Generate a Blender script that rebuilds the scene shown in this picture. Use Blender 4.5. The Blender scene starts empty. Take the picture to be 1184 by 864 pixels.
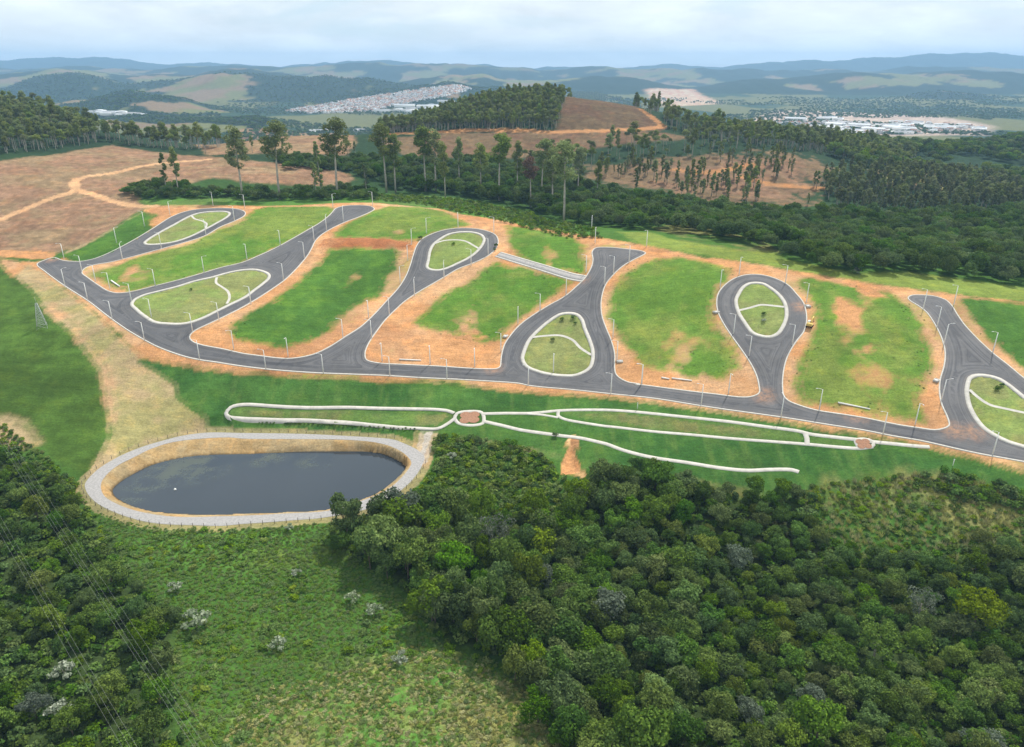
import bpy, math, random
import numpy as np
from mathutils import Vector
from mathutils.geometry import delaunay_2d_cdt

random.seed(7)
RNG = np.random.default_rng(11)
scene = bpy.context.scene
COL = scene.collection
R = math.radians

# ------------------------------------------------------------------ camera model
W, HH, F = 1184.0, 864.0, 845.0
PITCH = R(22.7)
CAM_H = 120.0
CP, SP = math.cos(PITCH), math.sin(PITCH)

def ray(px, py):
    px = np.asarray(px, float); py = np.asarray(py, float)
    a = (px - W / 2) / F; b = -(py - HH / 2) / F
    # forward (0,CP,-SP), up (0,SP,CP), right (1,0,0)
    return np.stack([a, CP + b * SP, -SP + b * CP], -1)

# ------------------------------------------------------------------ noise
def _hash(ix, iy, s):
    n = (ix.astype(np.int64) * 374761393 + iy.astype(np.int64) * 668265263 + s * 974711) & 0x7fffffff
    n = ((n ^ (n >> 13)) * 1274126177) & 0x7fffffff
    n = n ^ (n >> 16)
    return (n & 0xffff) / 65535.0

def vnoise(x, y, s=0):
    x = np.asarray(x, float); y = np.asarray(y, float)
    ix = np.floor(x); iy = np.floor(y)
    fx = x - ix; fy = y - iy
    fx = fx * fx * fx * (fx * (fx * 6 - 15) + 10); fy = fy * fy * fy * (fy * (fy * 6 - 15) + 10)
    a = _hash(ix, iy, s); b = _hash(ix + 1, iy, s); c = _hash(ix, iy + 1, s); d = _hash(ix + 1, iy + 1, s)
    return (a * (1 - fx) + b * fx) * (1 - fy) + (c * (1 - fx) + d * fx) * fy

def fbm(x, y, s=0, o=4):
    t = 0; amp = 1; tot = 0; c, sn = 0.8, 0.6
    for k in range(o):
        t = t + amp * (vnoise(x, y, s + k * 17) * 2 - 1); tot += amp
        amp *= 0.5
        x, y = (x * c - y * sn) * 2.03 + 11.3, (x * sn + y * c) * 2.03 - 4.7
    return t / tot

def sstep(a, b, x):
    t = np.clip((x - a) / (b - a), 0, 1)
    return t * t * (3 - 2 * t)

# ------------------------------------------------------------------ terrain height
CTRL = [  # (pixel x, pixel y, ground height)
    # main road, low kerb
    (45, 306, 22), (100, 345, 17), (170, 392, 10.5), (250, 418, 5.5), (400, 432, 2), (520, 436, .8), (640, 440, 0), (800, 466, 0),
    (1000, 499, 0), (1184, 533, 0), (1330, 570, 0),
    # crest of the lots
    (170, 240, 38), (240, 240, 39), (330, 238, 39.5), (415, 238, 40), (540, 258, 37), (630, 270, 35), (720, 290, 33), (880, 318, 30), (1070, 342, 27),
    (1184, 352, 24.5), (1400, 380, 21), (100, 292, 25), (135, 280, 29),
    (400, 340, 16.5), (600, 350, 16), (760, 380, 14), (960, 410, 13.5), (1130, 430, 12), (250, 300, 25), (220, 345, 19),
    # slope below the road
    (640, 475, -3.5), (900, 505, -3.0), (400, 467, -4.6), (300, 479, -6.6), (268, 473, -5.6), (400, 483, -7.4), (470, 490, -8.8), (543, 483, -6.2), (700, 520, -7.5), (920, 545, -7.5), (1075, 516, -2.5),
    (700, 550, -11), (1000, 560, -9), (1184, 575, -6.0), (580, 540, -13), (490, 505, -9.6),
    # round the pond
    (300, 500, -11.2), (240, 503, -11.3), (360, 500, -11.2), (430, 502, -11.2), (180, 515, -11.5), (100, 560, -11.6), (150, 595, -11.6), (300, 605, -11.6), (400, 598, -11.6), (485, 540, -11.5),
    # left field and tan slope
    (125, 410, 6.5), (60, 430, 3), (0, 400, 9), (0, 330, 18), (115, 470, -3), (100, 520, -9.5), (30, 500, -6), (-200, 400, 10), (-200, 300, 22), (200, 450, -2.5),
    # foreground
    (0, 600, -11), (-250, 650, -8), (0, 864, -10), (300, 700, -15), (300, 864, -13), (600, 700, -18), (600, 864, -15), (900, 640, -17), (900, 864, -15),
    (1184, 650, -13), (1184, 864, -13), (1450, 864, -12), (1450, 640, -9), (-300, 864, -8), (592, 1250, -13), (0, 1250, -10), (1184, 1250, -12),
    # behind the crest
    (20, 212, 46), (130, 168, 55), (0, 182, 56), (0, 295, 24), (0, 250, 34), (-300, 230, 42), (-300, 180, 58), (70, 240, 37),
    (330, 228, 37), (330, 205, 45), (350, 190, 49), (230, 190, 50), (330, 158, 58), (450, 220, 36), (470, 185, 46), (250, 172, 54),
    (650, 258, 29), (600, 205, 36), (700, 168, 53), (600, 152, 62), (520, 155, 60), (640, 112, 88), (560, 122, 81), (480, 146, 64), (720, 122, 80), (780, 150, 61),
    (870, 160, 52), (900, 175, 47), (900, 208, 32), (840, 225, 27), (700, 215, 33), (760, 250, 27), (870, 262, 24), (1000, 292, 21), (1000, 250, 18), (1184, 300, 18), (1184, 240, 16),
    (1100, 200, 15), (1100, 172, 14), (1000, 165, 24), (1184, 160, 24), (1450, 170, 18), (1450, 300, 14),
    (60, 131, 71), (0, 118, 77), (150, 163, 56), (-300, 116, 76), (120, 151, 61), (240, 168, 50),
]

def px_at_z(px, py, z):
    d = ray(px, py)
    t = (z - CAM_H) / d[..., 2]
    return d[..., 0] * t, d[..., 1] * t

_c = np.array(CTRL, float)
_cx, _cy = px_at_z(_c[:, 0], _c[:, 1], _c[:, 2])
_cz = _c[:, 2]
# ground hidden behind the rises: (pixel column, distance, height)
HIDDEN = [(200, 900, 30), (300, 860, 28), (400, 880, 18), (300, 1050, -25), (400, 1080, -35), (200, 1120, -10), (60, 1280, 20), (-100, 1280, 25), (480, 1080, 0), (560, 1130, 20), (640, 1120, 40), (720, 1080, 45), (800, 1120, 25), (900, 1150, 5), (500, 1280, -50), (640, 1280, -30), (300, 1280, -58), (420, 1280, -60), (150, 1290, -20), (800, 1290, -30)]
_h = np.array(HIDDEN, float)
_cx = np.concatenate([_cx, (_h[:, 0] - 592) / F * _h[:, 1] * 1.07]); _cy = np.concatenate([_cy, _h[:, 1]]); _cz = np.concatenate([_cz, _h[:, 2]])
S_ = 100.0
def _tps(r2):
    return np.where(r2 > 1e-12, 0.5 * r2 * np.log(np.maximum(r2, 1e-12)), 0)
_n = len(_cx)
_A = np.zeros((_n + 3, _n + 3))
_dx = (_cx[:, None] - _cx[None]) / S_; _dy = (_cy[:, None] - _cy[None]) / S_
_A[:_n, :_n] = _tps(_dx ** 2 + _dy ** 2) + np.eye(_n) * 0.02
_A[:_n, _n] = 1; _A[:_n, _n + 1] = _cx / S_; _A[:_n, _n + 2] = _cy / S_
_A[_n:, :_n] = _A[:_n, _n:].T
_w = np.linalg.solve(_A, np.concatenate([_cz, [0, 0, 0]]))

PLAIN = -62.0
def zfor(py, D):
    d = ray(592, py)
    return CAM_H + D * d[2] / d[1]
# far ridges: distance, front width, pixel profile of the skyline
LAYERS = [
    (2300, 420, [(-400, 150), (0, 152), (150, 150), (210, 140), (330, 140), (400, 158), (1600, 165)]),
    (3100, 480, [(-400, 118), (0, 118), (60, 124), (100, 130), (150, 118), (205, 107), (260, 116), (300, 128), (360, 138), (1600, 150)]),
    (4300, 620, [(-400, 112), (0, 114), (240, 124), (330, 126), (400, 112), (470, 103), (530, 97), (590, 106), (640, 118), (760, 128), (1600, 130)]),
    (4700, 600, [(-400, 96), (0, 101), (35, 95), (80, 104), (120, 88), (160, 84), (200, 96), (260, 92), (300, 84), (370, 90), (430, 92), (500, 100), (580, 100), (640, 118), (800, 124), (860, 112), (940, 118), (1020, 108), (1100, 112), (1184, 100), (1600, 100)]),
    (6200, 800, [(-400, 84), (0, 86), (60, 90), (140, 80), (230, 88), (330, 80), (440, 96), (560, 86), (620, 92), (700, 88), (770, 98), (840, 92), (920, 86), (1040, 82), (1120, 86), (1184, 88), (1600, 84)]),
    (8500, 1100, [(-400, 78), (0, 79), (150, 77), (230, 81), (320, 76), (400, 79), (470, 73), (540, 76), (620, 80), (700, 77), (800, 82), (900, 79), (1000, 80), (1184, 80), (1600, 78)]),
    (12500, 1500, [(-400, 66), (0, 67), (80, 70), (190, 70), (260, 75), (330, 77), (390, 73), (436, 69), (480, 73), (560, 76), (640, 77), (700, 78), (770, 77), (850, 75), (900, 71), (950, 67), (1010, 66), (1075, 63), (1110, 66), (1184, 67), (1600, 66)]),
]
def far_h(x, y):
    u = 592 + F * x / np.maximum(y, 1) / 1.07
    z = np.full_like(x, PLAIN) + 4 * fbm(x / 400, y / 400, 5, 3)
    for i, (D, w, prof) in enumerate(LAYERS):
        p = np.array(prof, float)
        zt_nodes = np.array([zfor(v, D) for v in p[:, 1]])
        # smooth profile
        xs = np.linspace(p[0, 0], p[-1, 0], 600)
        zs = np.interp(xs, p[:, 0], zt_nodes)
        k = np.hanning(9); k /= k.sum()
        zs = np.convolve(np.pad(zs, 4, mode='edge'), k, 'valid')
        zt = np.interp(u, xs, zs)
        wob = D + w * 0.45 * fbm(x / (w * 1.6), np.full_like(x, 3.0 * i), 40 + i, 3)
        g = np.exp(-((y - wob) / w) ** 2)
        bump = (zt - PLAIN) * 0.22 * fbm(x / (w * .55), y / (w * .55), 60 + i, 4) * (1 - g * .6)
        zt = zt + D / 190 * fbm(x / (D * .05), np.full_like(x, 7.0 * i), 140 + i, 4) * (zt > PLAIN + 20)
        zl = PLAIN + np.maximum(zt - PLAIN, 0) * g + bump * np.sqrt(g) + (zt - PLAIN) * .03 * fbm(x / 90, y / 200, 70 + i, 2) * g
        z = np.maximum(z, zl)
    return z

def h0(x, y):
    x = np.asarray(x, float); y = np.asarray(y, float)
    shp = x.shape
    x = x.ravel(); y = y.ravel()
    out = np.zeros_like(x)
    B = 60000
    for s in range(0, len(x), B):
        xx = x[s:s + B]; yy = y[s:s + B]
        z = np.zeros_like(xx)
        near = yy < 1900
        if near.any():
            a = xx[near]; b = np.minimum(yy[near], 1300)
            a = np.clip(a, -900, 900)
            r2 = ((a[:, None] - _cx[None]) / S_) ** 2 + ((b[:, None] - _cy[None]) / S_) ** 2
            zn = _tps(r2) @ _w[:_n] + _w[_n] + _w[_n + 1] * a / S_ + _w[_n + 2] * b / S_
            z[near] = np.clip(zn, -62, 95)
        fw = sstep(1050, 1750, yy)
        far = yy > 1040
        if far.any():
            fz = far_h(xx[far], yy[far])
            z[far] = z[far] * (1 - fw[far]) + fz * fw[far]
        out[s:s + B] = z
    return out.reshape(shp)

def cast(px, py, hf=h0):
    """pixel -> world point on the ground"""
    d = ray(px, py).reshape(-1, 3)
    n = len(d)
    ts = np.geomspace(70, 14000, 420)
    out = np.full((n, 3), np.nan)
    for s in range(0, n, 400):
        dd = d[s:s + 400]
        t = ts[None] / dd[:, 1:2]
        X = dd[:, 0:1] * t; Y = dd[:, 1:2] * t; Z = CAM_H + dd[:, 2:3] * t
        below = Z < hf(X, Y)
        hit = below.argmax(1); ok = below.any(1)
        hit = np.maximum(hit, 1)
        lo = t[np.arange(len(dd)), hit - 1]; hi = t[np.arange(len(dd)), hit]
        for _ in range(22):
            m = (lo + hi) / 2
            b = CAM_H + dd[:, 2] * m < hf(dd[:, 0] * m, dd[:, 1] * m)
            hi = np.where(b, m, hi); lo = np.where(b, lo, m)
        p = dd * hi[:, None]; p[:, 2] += CAM_H
        p[~ok] = np.nan
        out[s:s + 400] = p
    return out

# ------------------------------------------------------------------ polygons
CROP = {'A': (0, 200, 3.927), 'B': (280, 200, 3.927), 'C': (560, 200, 3.927), 'D': (800, 280, 3.0833), 'E': (400, 280, 4.32), 'F': (560, 280, 4.32),
        'G': (720, 290, 4.32), 'H': (860, 310, 4.32), 'I': (1000, 330, 3.929), 'J': (480, 440, 4.933), 'K': (240, 440, 3.947), 'L': (0, 330, 8.64),
        'M': (80, 480, 5.38), 'N': (280, 480, 4.933), 'Q': (700, 480, 2.96), 'S': (0, 280, 3.927), 'X': (0, 0, 1.0)}
def pix(*parts):
    out = []
    for c, lst in parts:
        x0, y0, s = CROP[c]
        out += [(x0 + a / s, y0 + b / s) for a, b in lst]
    return out
def world(pl):
    a = np.array(pl, float)
    return cast(a[:, 0], a[:, 1])[:, :2]
def area2(p):
    q = np.roll(p, -1, 0)
    return np.sum(p[:, 0] * q[:, 1] - q[:, 0] * p[:, 1])
def ccw(p):
    return p if area2(p) > 0 else p[::-1].copy()
def smooth(p, step, closed=True):
    """centripetal Catmull-Rom through p resampled at about `step` metres"""
    p = np.asarray(p, float)
    n = len(p)
    out = []
    rng = range(n) if closed else range(n - 1)
    for i in rng:
        if closed:
            a, b, c, d = p[i - 1], p[i], p[(i + 1) % n], p[(i + 2) % n]
        else:
            a, b, c, d = p[max(i - 1, 0)], p[i], p[i + 1], p[min(i + 2, n - 1)]
        L = np.linalg.norm(c - b)
        k = max(1, int(round(L / step)))
        la = max(np.linalg.norm(b - a), 1e-3) ** .5; lb = max(L, 1e-3) ** .5; lc = max(np.linalg.norm(d - c), 1e-3) ** .5
        t0 = 0; t1 = la; t2 = la + lb; t3 = la + lb + lc
        for j in range(k):
            t = t1 + (t2 - t1) * j / k
            A1 = (t1 - t) / (t1 - t0) * a + (t - t0) / (t1 - t0) * b
            A2 = (t2 - t) / (t2 - t1) * b + (t - t1) / (t2 - t1) * c
            A3 = (t3 - t) / (t3 - t2) * c + (t - t2) / (t3 - t2) * d
            B1 = (t2 - t) / (t2 - t0) * A1 + (t - t0) / (t2 - t0) * A2
            B2 = (t3 - t) / (t3 - t1) * A2 + (t - t1) / (t3 - t1) * A3
            out.append((t2 - t) / (t2 - t1) * B1 + (t - t1) / (t2 - t1) * B2)
    if not closed:
        out.append(p[-1])
    return np.array(out)
def segdist(a, b, X, Y):
    d = b - a; L2 = d @ d + 1e-12
    t = np.clip(((X - a[0]) * d[0] + (Y - a[1]) * d[1]) / L2, 0, 1)
    return (X - a[0] - t * d[0]) ** 2 + (Y - a[1] - t * d[1]) ** 2
def sdf(poly, X, Y, pad=12.0):
    """signed distance, negative inside; `pad` beyond the padded box"""
    X = np.asarray(X, float); Y = np.asarray(Y, float)
    out = np.full(X.shape, pad)
    m = (X > poly[:, 0].min() - pad) & (X < poly[:, 0].max() + pad) & (Y > poly[:, 1].min() - pad) & (Y < poly[:, 1].max() + pad)
    if not m.any(): return out
    x = X[m]; y = Y[m]
    best = np.full(x.shape, 1e18); ins = np.zeros(x.shape, bool)
    for i in range(len(poly)):
        a = poly[i]; b = poly[(i + 1) % len(poly)]
        best = np.minimum(best, segdist(a, b, x, y))
        if a[1] != b[1]:
            c = ((a[1] > y) != (b[1] > y)) & (x < (b[0] - a[0]) * (y - a[1]) / (b[1] - a[1]) + a[0])
            ins ^= c
    d = np.sqrt(best)
    out[m] = np.where(ins, -d, np.minimum(d, pad) if pad < 1e6 else d)
    return out
def ldist(line, X, Y, pad=15.0):
    out = np.full(np.shape(X), pad)
    m = (X > line[:, 0].min() - pad) & (X < line[:, 0].max() + pad) & (Y > line[:, 1].min() - pad) & (Y < line[:, 1].max() + pad)
    if not m.any(): return out
    x = X[m]; y = Y[m]; best = np.full(x.shape, 1e18)
    for i in range(len(line) - 1):
        best = np.minimum(best, segdist(line[i], line[i + 1], x, y))
    out[m] = np.minimum(np.sqrt(best), pad)
    return out

# ---- pond
Z_RIM, Z_W = -11.5, -14.5
def plane_poly(pl, z):
    a = np.array(pl, float)
    x, y = px_at_z(a[:, 0], a[:, 1], z)
    return np.stack([x, y], 1)
PATH_OUT = ccw(smooth(plane_poly(pix(
    ('M', [(855, 110), (700, 130), (600, 155), (480, 190), (360, 235), (270, 280), (190, 330), (120, 395), (98, 430), (105, 470), (130, 510), (190, 560), (270, 600), (380, 640), (480, 665), (600, 680), (750, 685), (950, 690)]),
    ('N', [(0, 622), (150, 612), (300, 600), (430, 590), (560, 570), (700, 540), (800, 500), (900, 435), (980, 360), (1030, 280), (1040, 240), (1000, 200), (930, 165), (860, 140), (740, 128), (600, 120), (400, 110), (200, 105), (0, 103)])), Z_RIM), 1.5))
RIM = ccw(smooth(plane_poly(pix(
    ('M', [(1000, 140), (860, 145), (740, 155), (620, 175), (500, 215), (400, 265), (310, 310), (250, 355), (205, 410), (198, 460), (225, 510), (290, 550), (380, 585), (480, 610), (600, 628), (750, 635), (950, 630)]),
    ('N', [(0, 575), (250, 562), (460, 550), (560, 530), (680, 490), (760, 460), (850, 410), (920, 345), (960, 290), (965, 270), (930, 225), (850, 180), (750, 155), (600, 142), (400, 138), (0, 135)])), Z_RIM), 1.5))
WATER = ccw(smooth(plane_poly(pix(
    ('M', [(1000, 248), (850, 252), (720, 265), (600, 290), (500, 320), (400, 370), (320, 420), (280, 460), (290, 500), (330, 530), (420, 570), (520, 595), (650, 608), (800, 615), (950, 617)]),
    ('N', [(0, 560), (250, 555), (400, 548), (520, 530), (620, 495), (690, 478), (770, 440), (850, 385), (910, 325), (925, 290), (880, 260), (800, 225), (700, 212), (500, 210), (300, 213), (150, 220), (0, 225)])), Z_W), 1.5))

# ------------------------------------------------------------------ final ground height
def ground(x, y, roads=True):
    x = np.asarray(x, float); y = np.asarray(y, float)
    z = h0(x, y)
    so = sdf(PATH_OUT, x, y, 14)
    f = sstep(7, 0, so)
    z = z * (1 - f) + Z_RIM * f
    sr = sdf(RIM, x, y, 14)
    sw = sdf(WATER, x, y, 14)
    m = (sr < 0)
    if m.any():
        dw = np.maximum(sw[m], 0); dr = -sr[m]
        t = dw / (dw + dr + 1e-6)
        zz = Z_W - .05 + (Z_RIM - Z_W) * np.minimum(1, t * 1.05)
        zz = np.where(sw[m] < 0, Z_W - .05 - np.minimum(1.6, -sw[m] * .4), zz)
        z[m] = zz
    return z

def world(pl):
    a = np.array(pl, float)
    p = cast(a[:, 0], a[:, 1])
    m = sdf(PATH_OUT, p[:, 0], p[:, 1], 20) < 16
    if m.any():
        for _ in range(25):
            z = ground(p[m, 0], p[m, 1]); z = p[m, 2] * .5 + z * .5
            x, y = px_at_z(a[m, 0], a[m, 1], z)
            p[m] = np.stack([x, y, z], 1)
    return p[:, :2]

# ---- the road network
ROAD_PX = pix(
    ('A', [(172, 412), (200, 398), (240, 386), (280, 398), (320, 403), (375, 402), (430, 390), (500, 362), (600, 310), (700, 250), (790, 195), (860, 172), (950, 162), (1050, 162),
           (1095, 170), (1112, 182), (1105, 197), (1060, 220), (1000, 245), (930, 285), (850, 312), (730, 345), (620, 375), (500, 405), (440, 415), (400, 425), (378, 438), (370, 455),
           (400, 480), (450, 515), (495, 540), (540, 547), (600, 540), (700, 515), (800, 490), (900, 462), (1000, 432)]),
    ('B', [(0, 408), (80, 375), (150, 343), (220, 305), (290, 265), (350, 230), (390, 200), (410, 180), (430, 160), (470, 150), (540, 148), (580, 152), (598, 165), (580, 178), (530, 200),
           (470, 222), (410, 250), (360, 280), (330, 310), (315, 340), (295, 375), (265, 412), (230, 450), (190, 487), (130, 530), (60, 575)]),
    ('A', [(1090, 615), (1000, 660), (940, 688), (885, 715), (862, 735), (860, 755), (880, 772), (920, 785), (1000, 800)]),
    ('B', [(0, 822), (80, 833), (160, 843), (220, 845), (290, 835), (340, 820), (400, 790), (470, 745), (540, 700), (600, 645), (660, 580), (710, 525), (745, 470), (765, 420), (780, 370),
           (795, 330), (820, 300), (870, 275), (930, 258), (1000, 252), (1060, 255), (1110, 265), (1145, 280), (1160, 305), (1155, 335), (1130, 365), (1090, 390), (1040, 412), (980, 435),
           (920, 470), (860, 505), (800, 540), (740, 580), (690, 625), (650, 665), (615, 710), (580, 760), (560, 800), (555, 822)]),
    ('E', [(100, 590), (150, 605), (300, 615), (450, 622), (600, 632), (700, 636), (755, 634)]),
    ('F', [(82, 622), (85, 600), (90, 560), (105, 510), (135, 465), (180, 415), (240, 370), (320, 320), (400, 275), (460, 225), (505, 180), (535, 130), (545, 90), (541, 48), (560, 30), (620, 28),
           (700, 35), (780, 45), (803, 55), (790, 65), (740, 90), (690, 120), (640, 165), (605, 210), (587, 260), (580, 310), (585, 370), (605, 430), (630, 490), (648, 560), (648, 630),
           (655, 662), (680, 685), (720, 703), (780, 712)]),
    ('G', [(60, 668), (150, 680), (300, 700), (450, 718), (600, 735), (650, 730), (684, 712), (683, 670), (670, 620), (640, 560), (600, 500), (550, 430), (510, 370), (480, 310), (472, 260),
           (480, 215), (510, 175), (560, 140), (620, 122), (690, 122), (760, 140), (820, 170)]),
    ('H', [(260, 130), (295, 175), (308, 220), (310, 270), (295, 320), (260, 365), (225, 420), (205, 470), (193, 530), (190, 590), (197, 640), (220, 665), (280, 690), (370, 715), (500, 735), (620, 755)]),
    ('I', [(80, 622), (160, 638), (240, 650), (320, 660), (360, 653), (386, 638), (378, 600), (352, 540), (342, 480), (345, 430), (362, 370), (368, 310), (355, 250), (325, 185), (280, 120),
           (240, 90), (207, 70), (199, 57), (215, 47), (260, 46), (310, 50), (360, 65), (390, 90), (415, 130), (450, 180), (510, 245), (580, 310), (650, 365), (723, 425)]),
    ('X', [(1230, 468), (1290, 515), (1345, 560), (1345, 575), (1184, 533.6)]),
    ('D', [(1060, 760), (840, 712), (690, 685), (500, 652), (310, 622), (150, 600)]),
    ('F', [(864, 782), (630, 757), (400, 733), (220, 715)]),
    ('E', [(864, 705), (500, 682), (220, 667), (0, 658)]),
    ('X', [(350, 430), (300, 425.7), (265, 421), (230.5, 415.7), (203.7, 408.8), (178, 398.6), (153, 384.6), (127, 366.8), (102, 347.7), (76, 331), (53.5, 314.6)]),
)
ISL_PX = [
    pix(('A', [(650, 318), (670, 300), (720, 270), (790, 232), (860, 195), (900, 182), (960, 175), (1020, 174), (1045, 180), (1047, 190), (1030, 205), (990, 228), (940, 255), (880, 285), (820, 308), (760, 322), (700, 328), (660, 327)])),
    pix(('A', [(590, 598), (605, 575), (650, 553), (720, 535), (800, 515), (880, 490), (960, 472), (1020, 455), (1080, 442)]), ('B', [(50, 436), (100, 445), (127, 460), (128, 478), (100, 505), (60, 535)]),
        ('A', [(1120, 565), (1050, 600), (990, 630), (930, 660), (870, 682), (820, 691), (760, 690), (700, 683), (650, 655), (610, 622)])),
    pix(('B', [(833, 430), (838, 400), (848, 350), (862, 325), (900, 295), (940, 275), (1000, 266), (1050, 268), (1090, 280), (1105, 300), (1098, 325), (1070, 360), (1030, 390), (980, 415), (930, 437), (890, 446), (850, 442)])),
    pix(('F', [(182, 585), (190, 545), (215, 490), (260, 440), (320, 390), (375, 357), (420, 350), (465, 357), (495, 385), (510, 430), (535, 490), (550, 540), (550, 590), (535, 630), (500, 655), (450, 672), (390, 673), (320, 665), (260, 650), (205, 625)])),
    pix(('G', [(557, 250), (570, 215), (600, 175), (640, 158), (700, 160), (740, 180), (790, 220), (820, 265), (828, 320), (815, 370), (780, 420), (735, 437), (680, 430), (640, 412), (600, 360), (570, 310)])),
    pix(('I', [(452, 480), (458, 440), (470, 415), (500, 404), (550, 405), (610, 420), (660, 450), (723, 500)]), ('X', [(1225, 488), (1258, 520), (1255, 538), (1225, 530)]), ('I', [(723, 740), (650, 718), (590, 690), (530, 650), (490, 600), (465, 550), (455, 510)])),
]
ISL_PATH_PX = [
    pix(('A', [(870, 195), (885, 210), (920, 220), (938, 232), (932, 255)])),
    pix(('A', [(985, 475), (982, 500), (1010, 520), (1035, 540), (1042, 570), (1030, 595)])),
    pix(('B', [(868, 325), (910, 310), (960, 305), (1010, 310), (1050, 330), (1080, 348)])),
    pix(('F', [(230, 478), (300, 470), (380, 468), (440, 490), (480, 530), (535, 565)])),
    pix(('G', [(578, 300), (640, 285), (690, 272), (760, 277), (815, 283)])),
    pix(('I', [(475, 475), (520, 515), (570, 545), (640, 562), (723, 580)]), ('X', [(1245, 492)])),
]
ROAD = ccw(smooth(world(ROAD_PX), 1.3))
ISL = [ccw(smooth(world(p), 1.3)) for p in ISL_PX]
def inset(p, d):
    a = np.roll(p, 1, 0); b = np.roll(p, -1, 0)
    t = b - a; t /= np.linalg.norm(t, axis=1)[:, None] + 1e-9
    nrm = np.stack([-t[:, 1], t[:, 0]], 1)      # left of ccw = inside
    return p + nrm * d

# ---- park paths (centre lines)
PATHS = [
    (pix(('K', [(1125, 150), (1090, 138), (900, 130), (600, 124), (300, 118), (150, 112), (105, 124), (84, 150), (95, 166), (150, 174), (300, 180), (450, 186), (600, 194), (800, 208), (960, 219), (1050, 220), (1100, 195), (1130, 172)])), 2.3),
    (pix(('J', [(225, 215), (238, 188), (300, 176), (378, 182), (392, 212), (385, 244), (310, 256), (245, 242), (225, 215)])), 2.2),
    (pix(('J', [(385, 190), (520, 187), (650, 187), (740, 180), (820, 172), (950, 168), (1130, 170)]), ('Q', [(220, 1), (400, 20), (550, 40), (660, 55), (700, 65), (760, 73), (850, 83), (920, 92), (1000, 100), (1110, 109)])), 2.4),
    (pix(('J', [(818, 176), (815, 200), (850, 220), (950, 240), (1080, 260)]), ('Q', [(30, 41), (150, 55), (300, 68), (450, 82), (600, 93), (690, 100), (800, 110), (870, 114), (915, 108)])), 2.1),
    (pix(('J', [(395, 234), (500, 258), (600, 282), (720, 300), (830, 315), (950, 330), (1060, 355)]), ('Q', [(0, 98), (60, 120), (150, 143), (280, 163), (400, 182), (490, 190), (560, 187), (640, 188), (662, 195)])), 2.5),
    (pix(('Q', [(682, 60), (690, 80), (690, 100)])), 2.8),
    (pix(('Q', [(855, 85), (885, 82), (915, 90), (918, 102), (890, 112), (862, 105), (855, 85)])), 1.9),
    (pix(('J', [(640, 190), (720, 196), (815, 212)])), 1.6),
]
PATHS_W = [(smooth(world(p), 1.2, closed=False), w * .62) for p, w in PATHS]

GULLY = world(pix(('X', [(662, 505), (666, 506), (667, 514), (668, 524), (673, 532), (675, 549), (645, 550), (646, 535), (651, 523), (657, 512)])))
CUT = world(pix(('B', [(365, 300), (440, 294), (560, 295), (680, 300), (760, 325), (770, 345), (690, 345), (560, 338), (420, 340), (340, 335)])))

# ------------------------------------------------------------------ materials
def new_mat(name):
    m = bpy.data.materials.new(name); m.use_nodes = True
    nt = m.node_tree
    for n in list(nt.nodes): nt.nodes.remove(n)
    out = nt.nodes.new('ShaderNodeOutputMaterial')
    return m, nt, out
class NB:
    def __init__(self, nt): self.nt = nt
    def n(self, t, **kw):
        nd = self.nt.nodes.new(t)
        for k, v in kw.items(): setattr(nd, k, v)
        return nd
    def l(self, a, b): self.nt.links.new(a, b)
    def noise(self, scale, detail=4, rough=.6, vec=None, dist=0):
        nd = self.n('ShaderNodeTexNoise'); nd.inputs['Scale'].default_value = scale; nd.inputs['Detail'].default_value = detail
        nd.inputs['Roughness'].default_value = rough; nd.inputs['Distortion'].default_value = dist
        if vec is not None: self.l(vec, nd.inputs['Vector'])
        return nd.outputs['Fac']
    def math(self, op, a, b=None, c=None, clamp=False):
        nd = self.n('ShaderNodeMath', operation=op, use_clamp=clamp)
        for i, v in enumerate((a, b, c)):
            if v is None: continue
            if isinstance(v, (int, float)): nd.inputs[i].default_value = v
            else: self.l(v, nd.inputs[i])
        return nd.outputs[0]
    def mapr(self, v, a, b, c, d):
        nd = self.n('ShaderNodeMapRange'); self.l(v, nd.inputs[0])
        for i, q in enumerate((a, b, c, d)): nd.inputs[i + 1].default_value = q
        return nd.outputs[0]
    def mix(self, f, a, b, mode='MIX'):
        nd = self.n('ShaderNodeMix', data_type='RGBA', blend_type=mode)
        for s, v in ((nd.inputs[0], f), (nd.inputs[6], a), (nd.inputs[7], b)):
            if isinstance(v, (int, float)): s.default_value = v
            elif isinstance(v, tuple): s.default_value = (*v, 1)
            else: self.l(v, s)
        return nd.outputs[2]
    def mapping(self, vec, scale):
        nd = self.n('ShaderNodeMapping'); self.l(vec, nd.inputs[0]); nd.inputs['Scale'].default_value = scale
        return nd.outputs[0]
    def scalecol(self, col, fac):
        nd = self.n('ShaderNodeVectorMath', operation='SCALE'); self.l(col, nd.inputs[0]); self.l(fac, nd.inputs['Scale'])
        return nd.outputs[0]
    def bsdf(self, out, col, rough=.9, spec=.15, bump=None, bstr=.3, bdist=.1, metal=0):
        b = self.n('ShaderNodeBsdfPrincipled')
        if isinstance(col, tuple): b.inputs['Base Color'].default_value = (*col, 1)
        else: self.l(col, b.inputs['Base Color'])
        b.inputs['Roughness'].default_value = rough; b.inputs['Specular IOR Level'].default_value = spec; b.inputs['Metallic'].default_value = metal
        if bump is not None:
            bp = self.n('ShaderNodeBump'); bp.inputs['Strength'].default_value = bstr; bp.inputs['Distance'].default_value = bdist
            self.l(bump, bp.inputs['Height']); self.l(bp.outputs[0], b.inputs['Normal'])
        self.l(b.outputs[0], out.inputs['Surface'])
        return b

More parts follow.
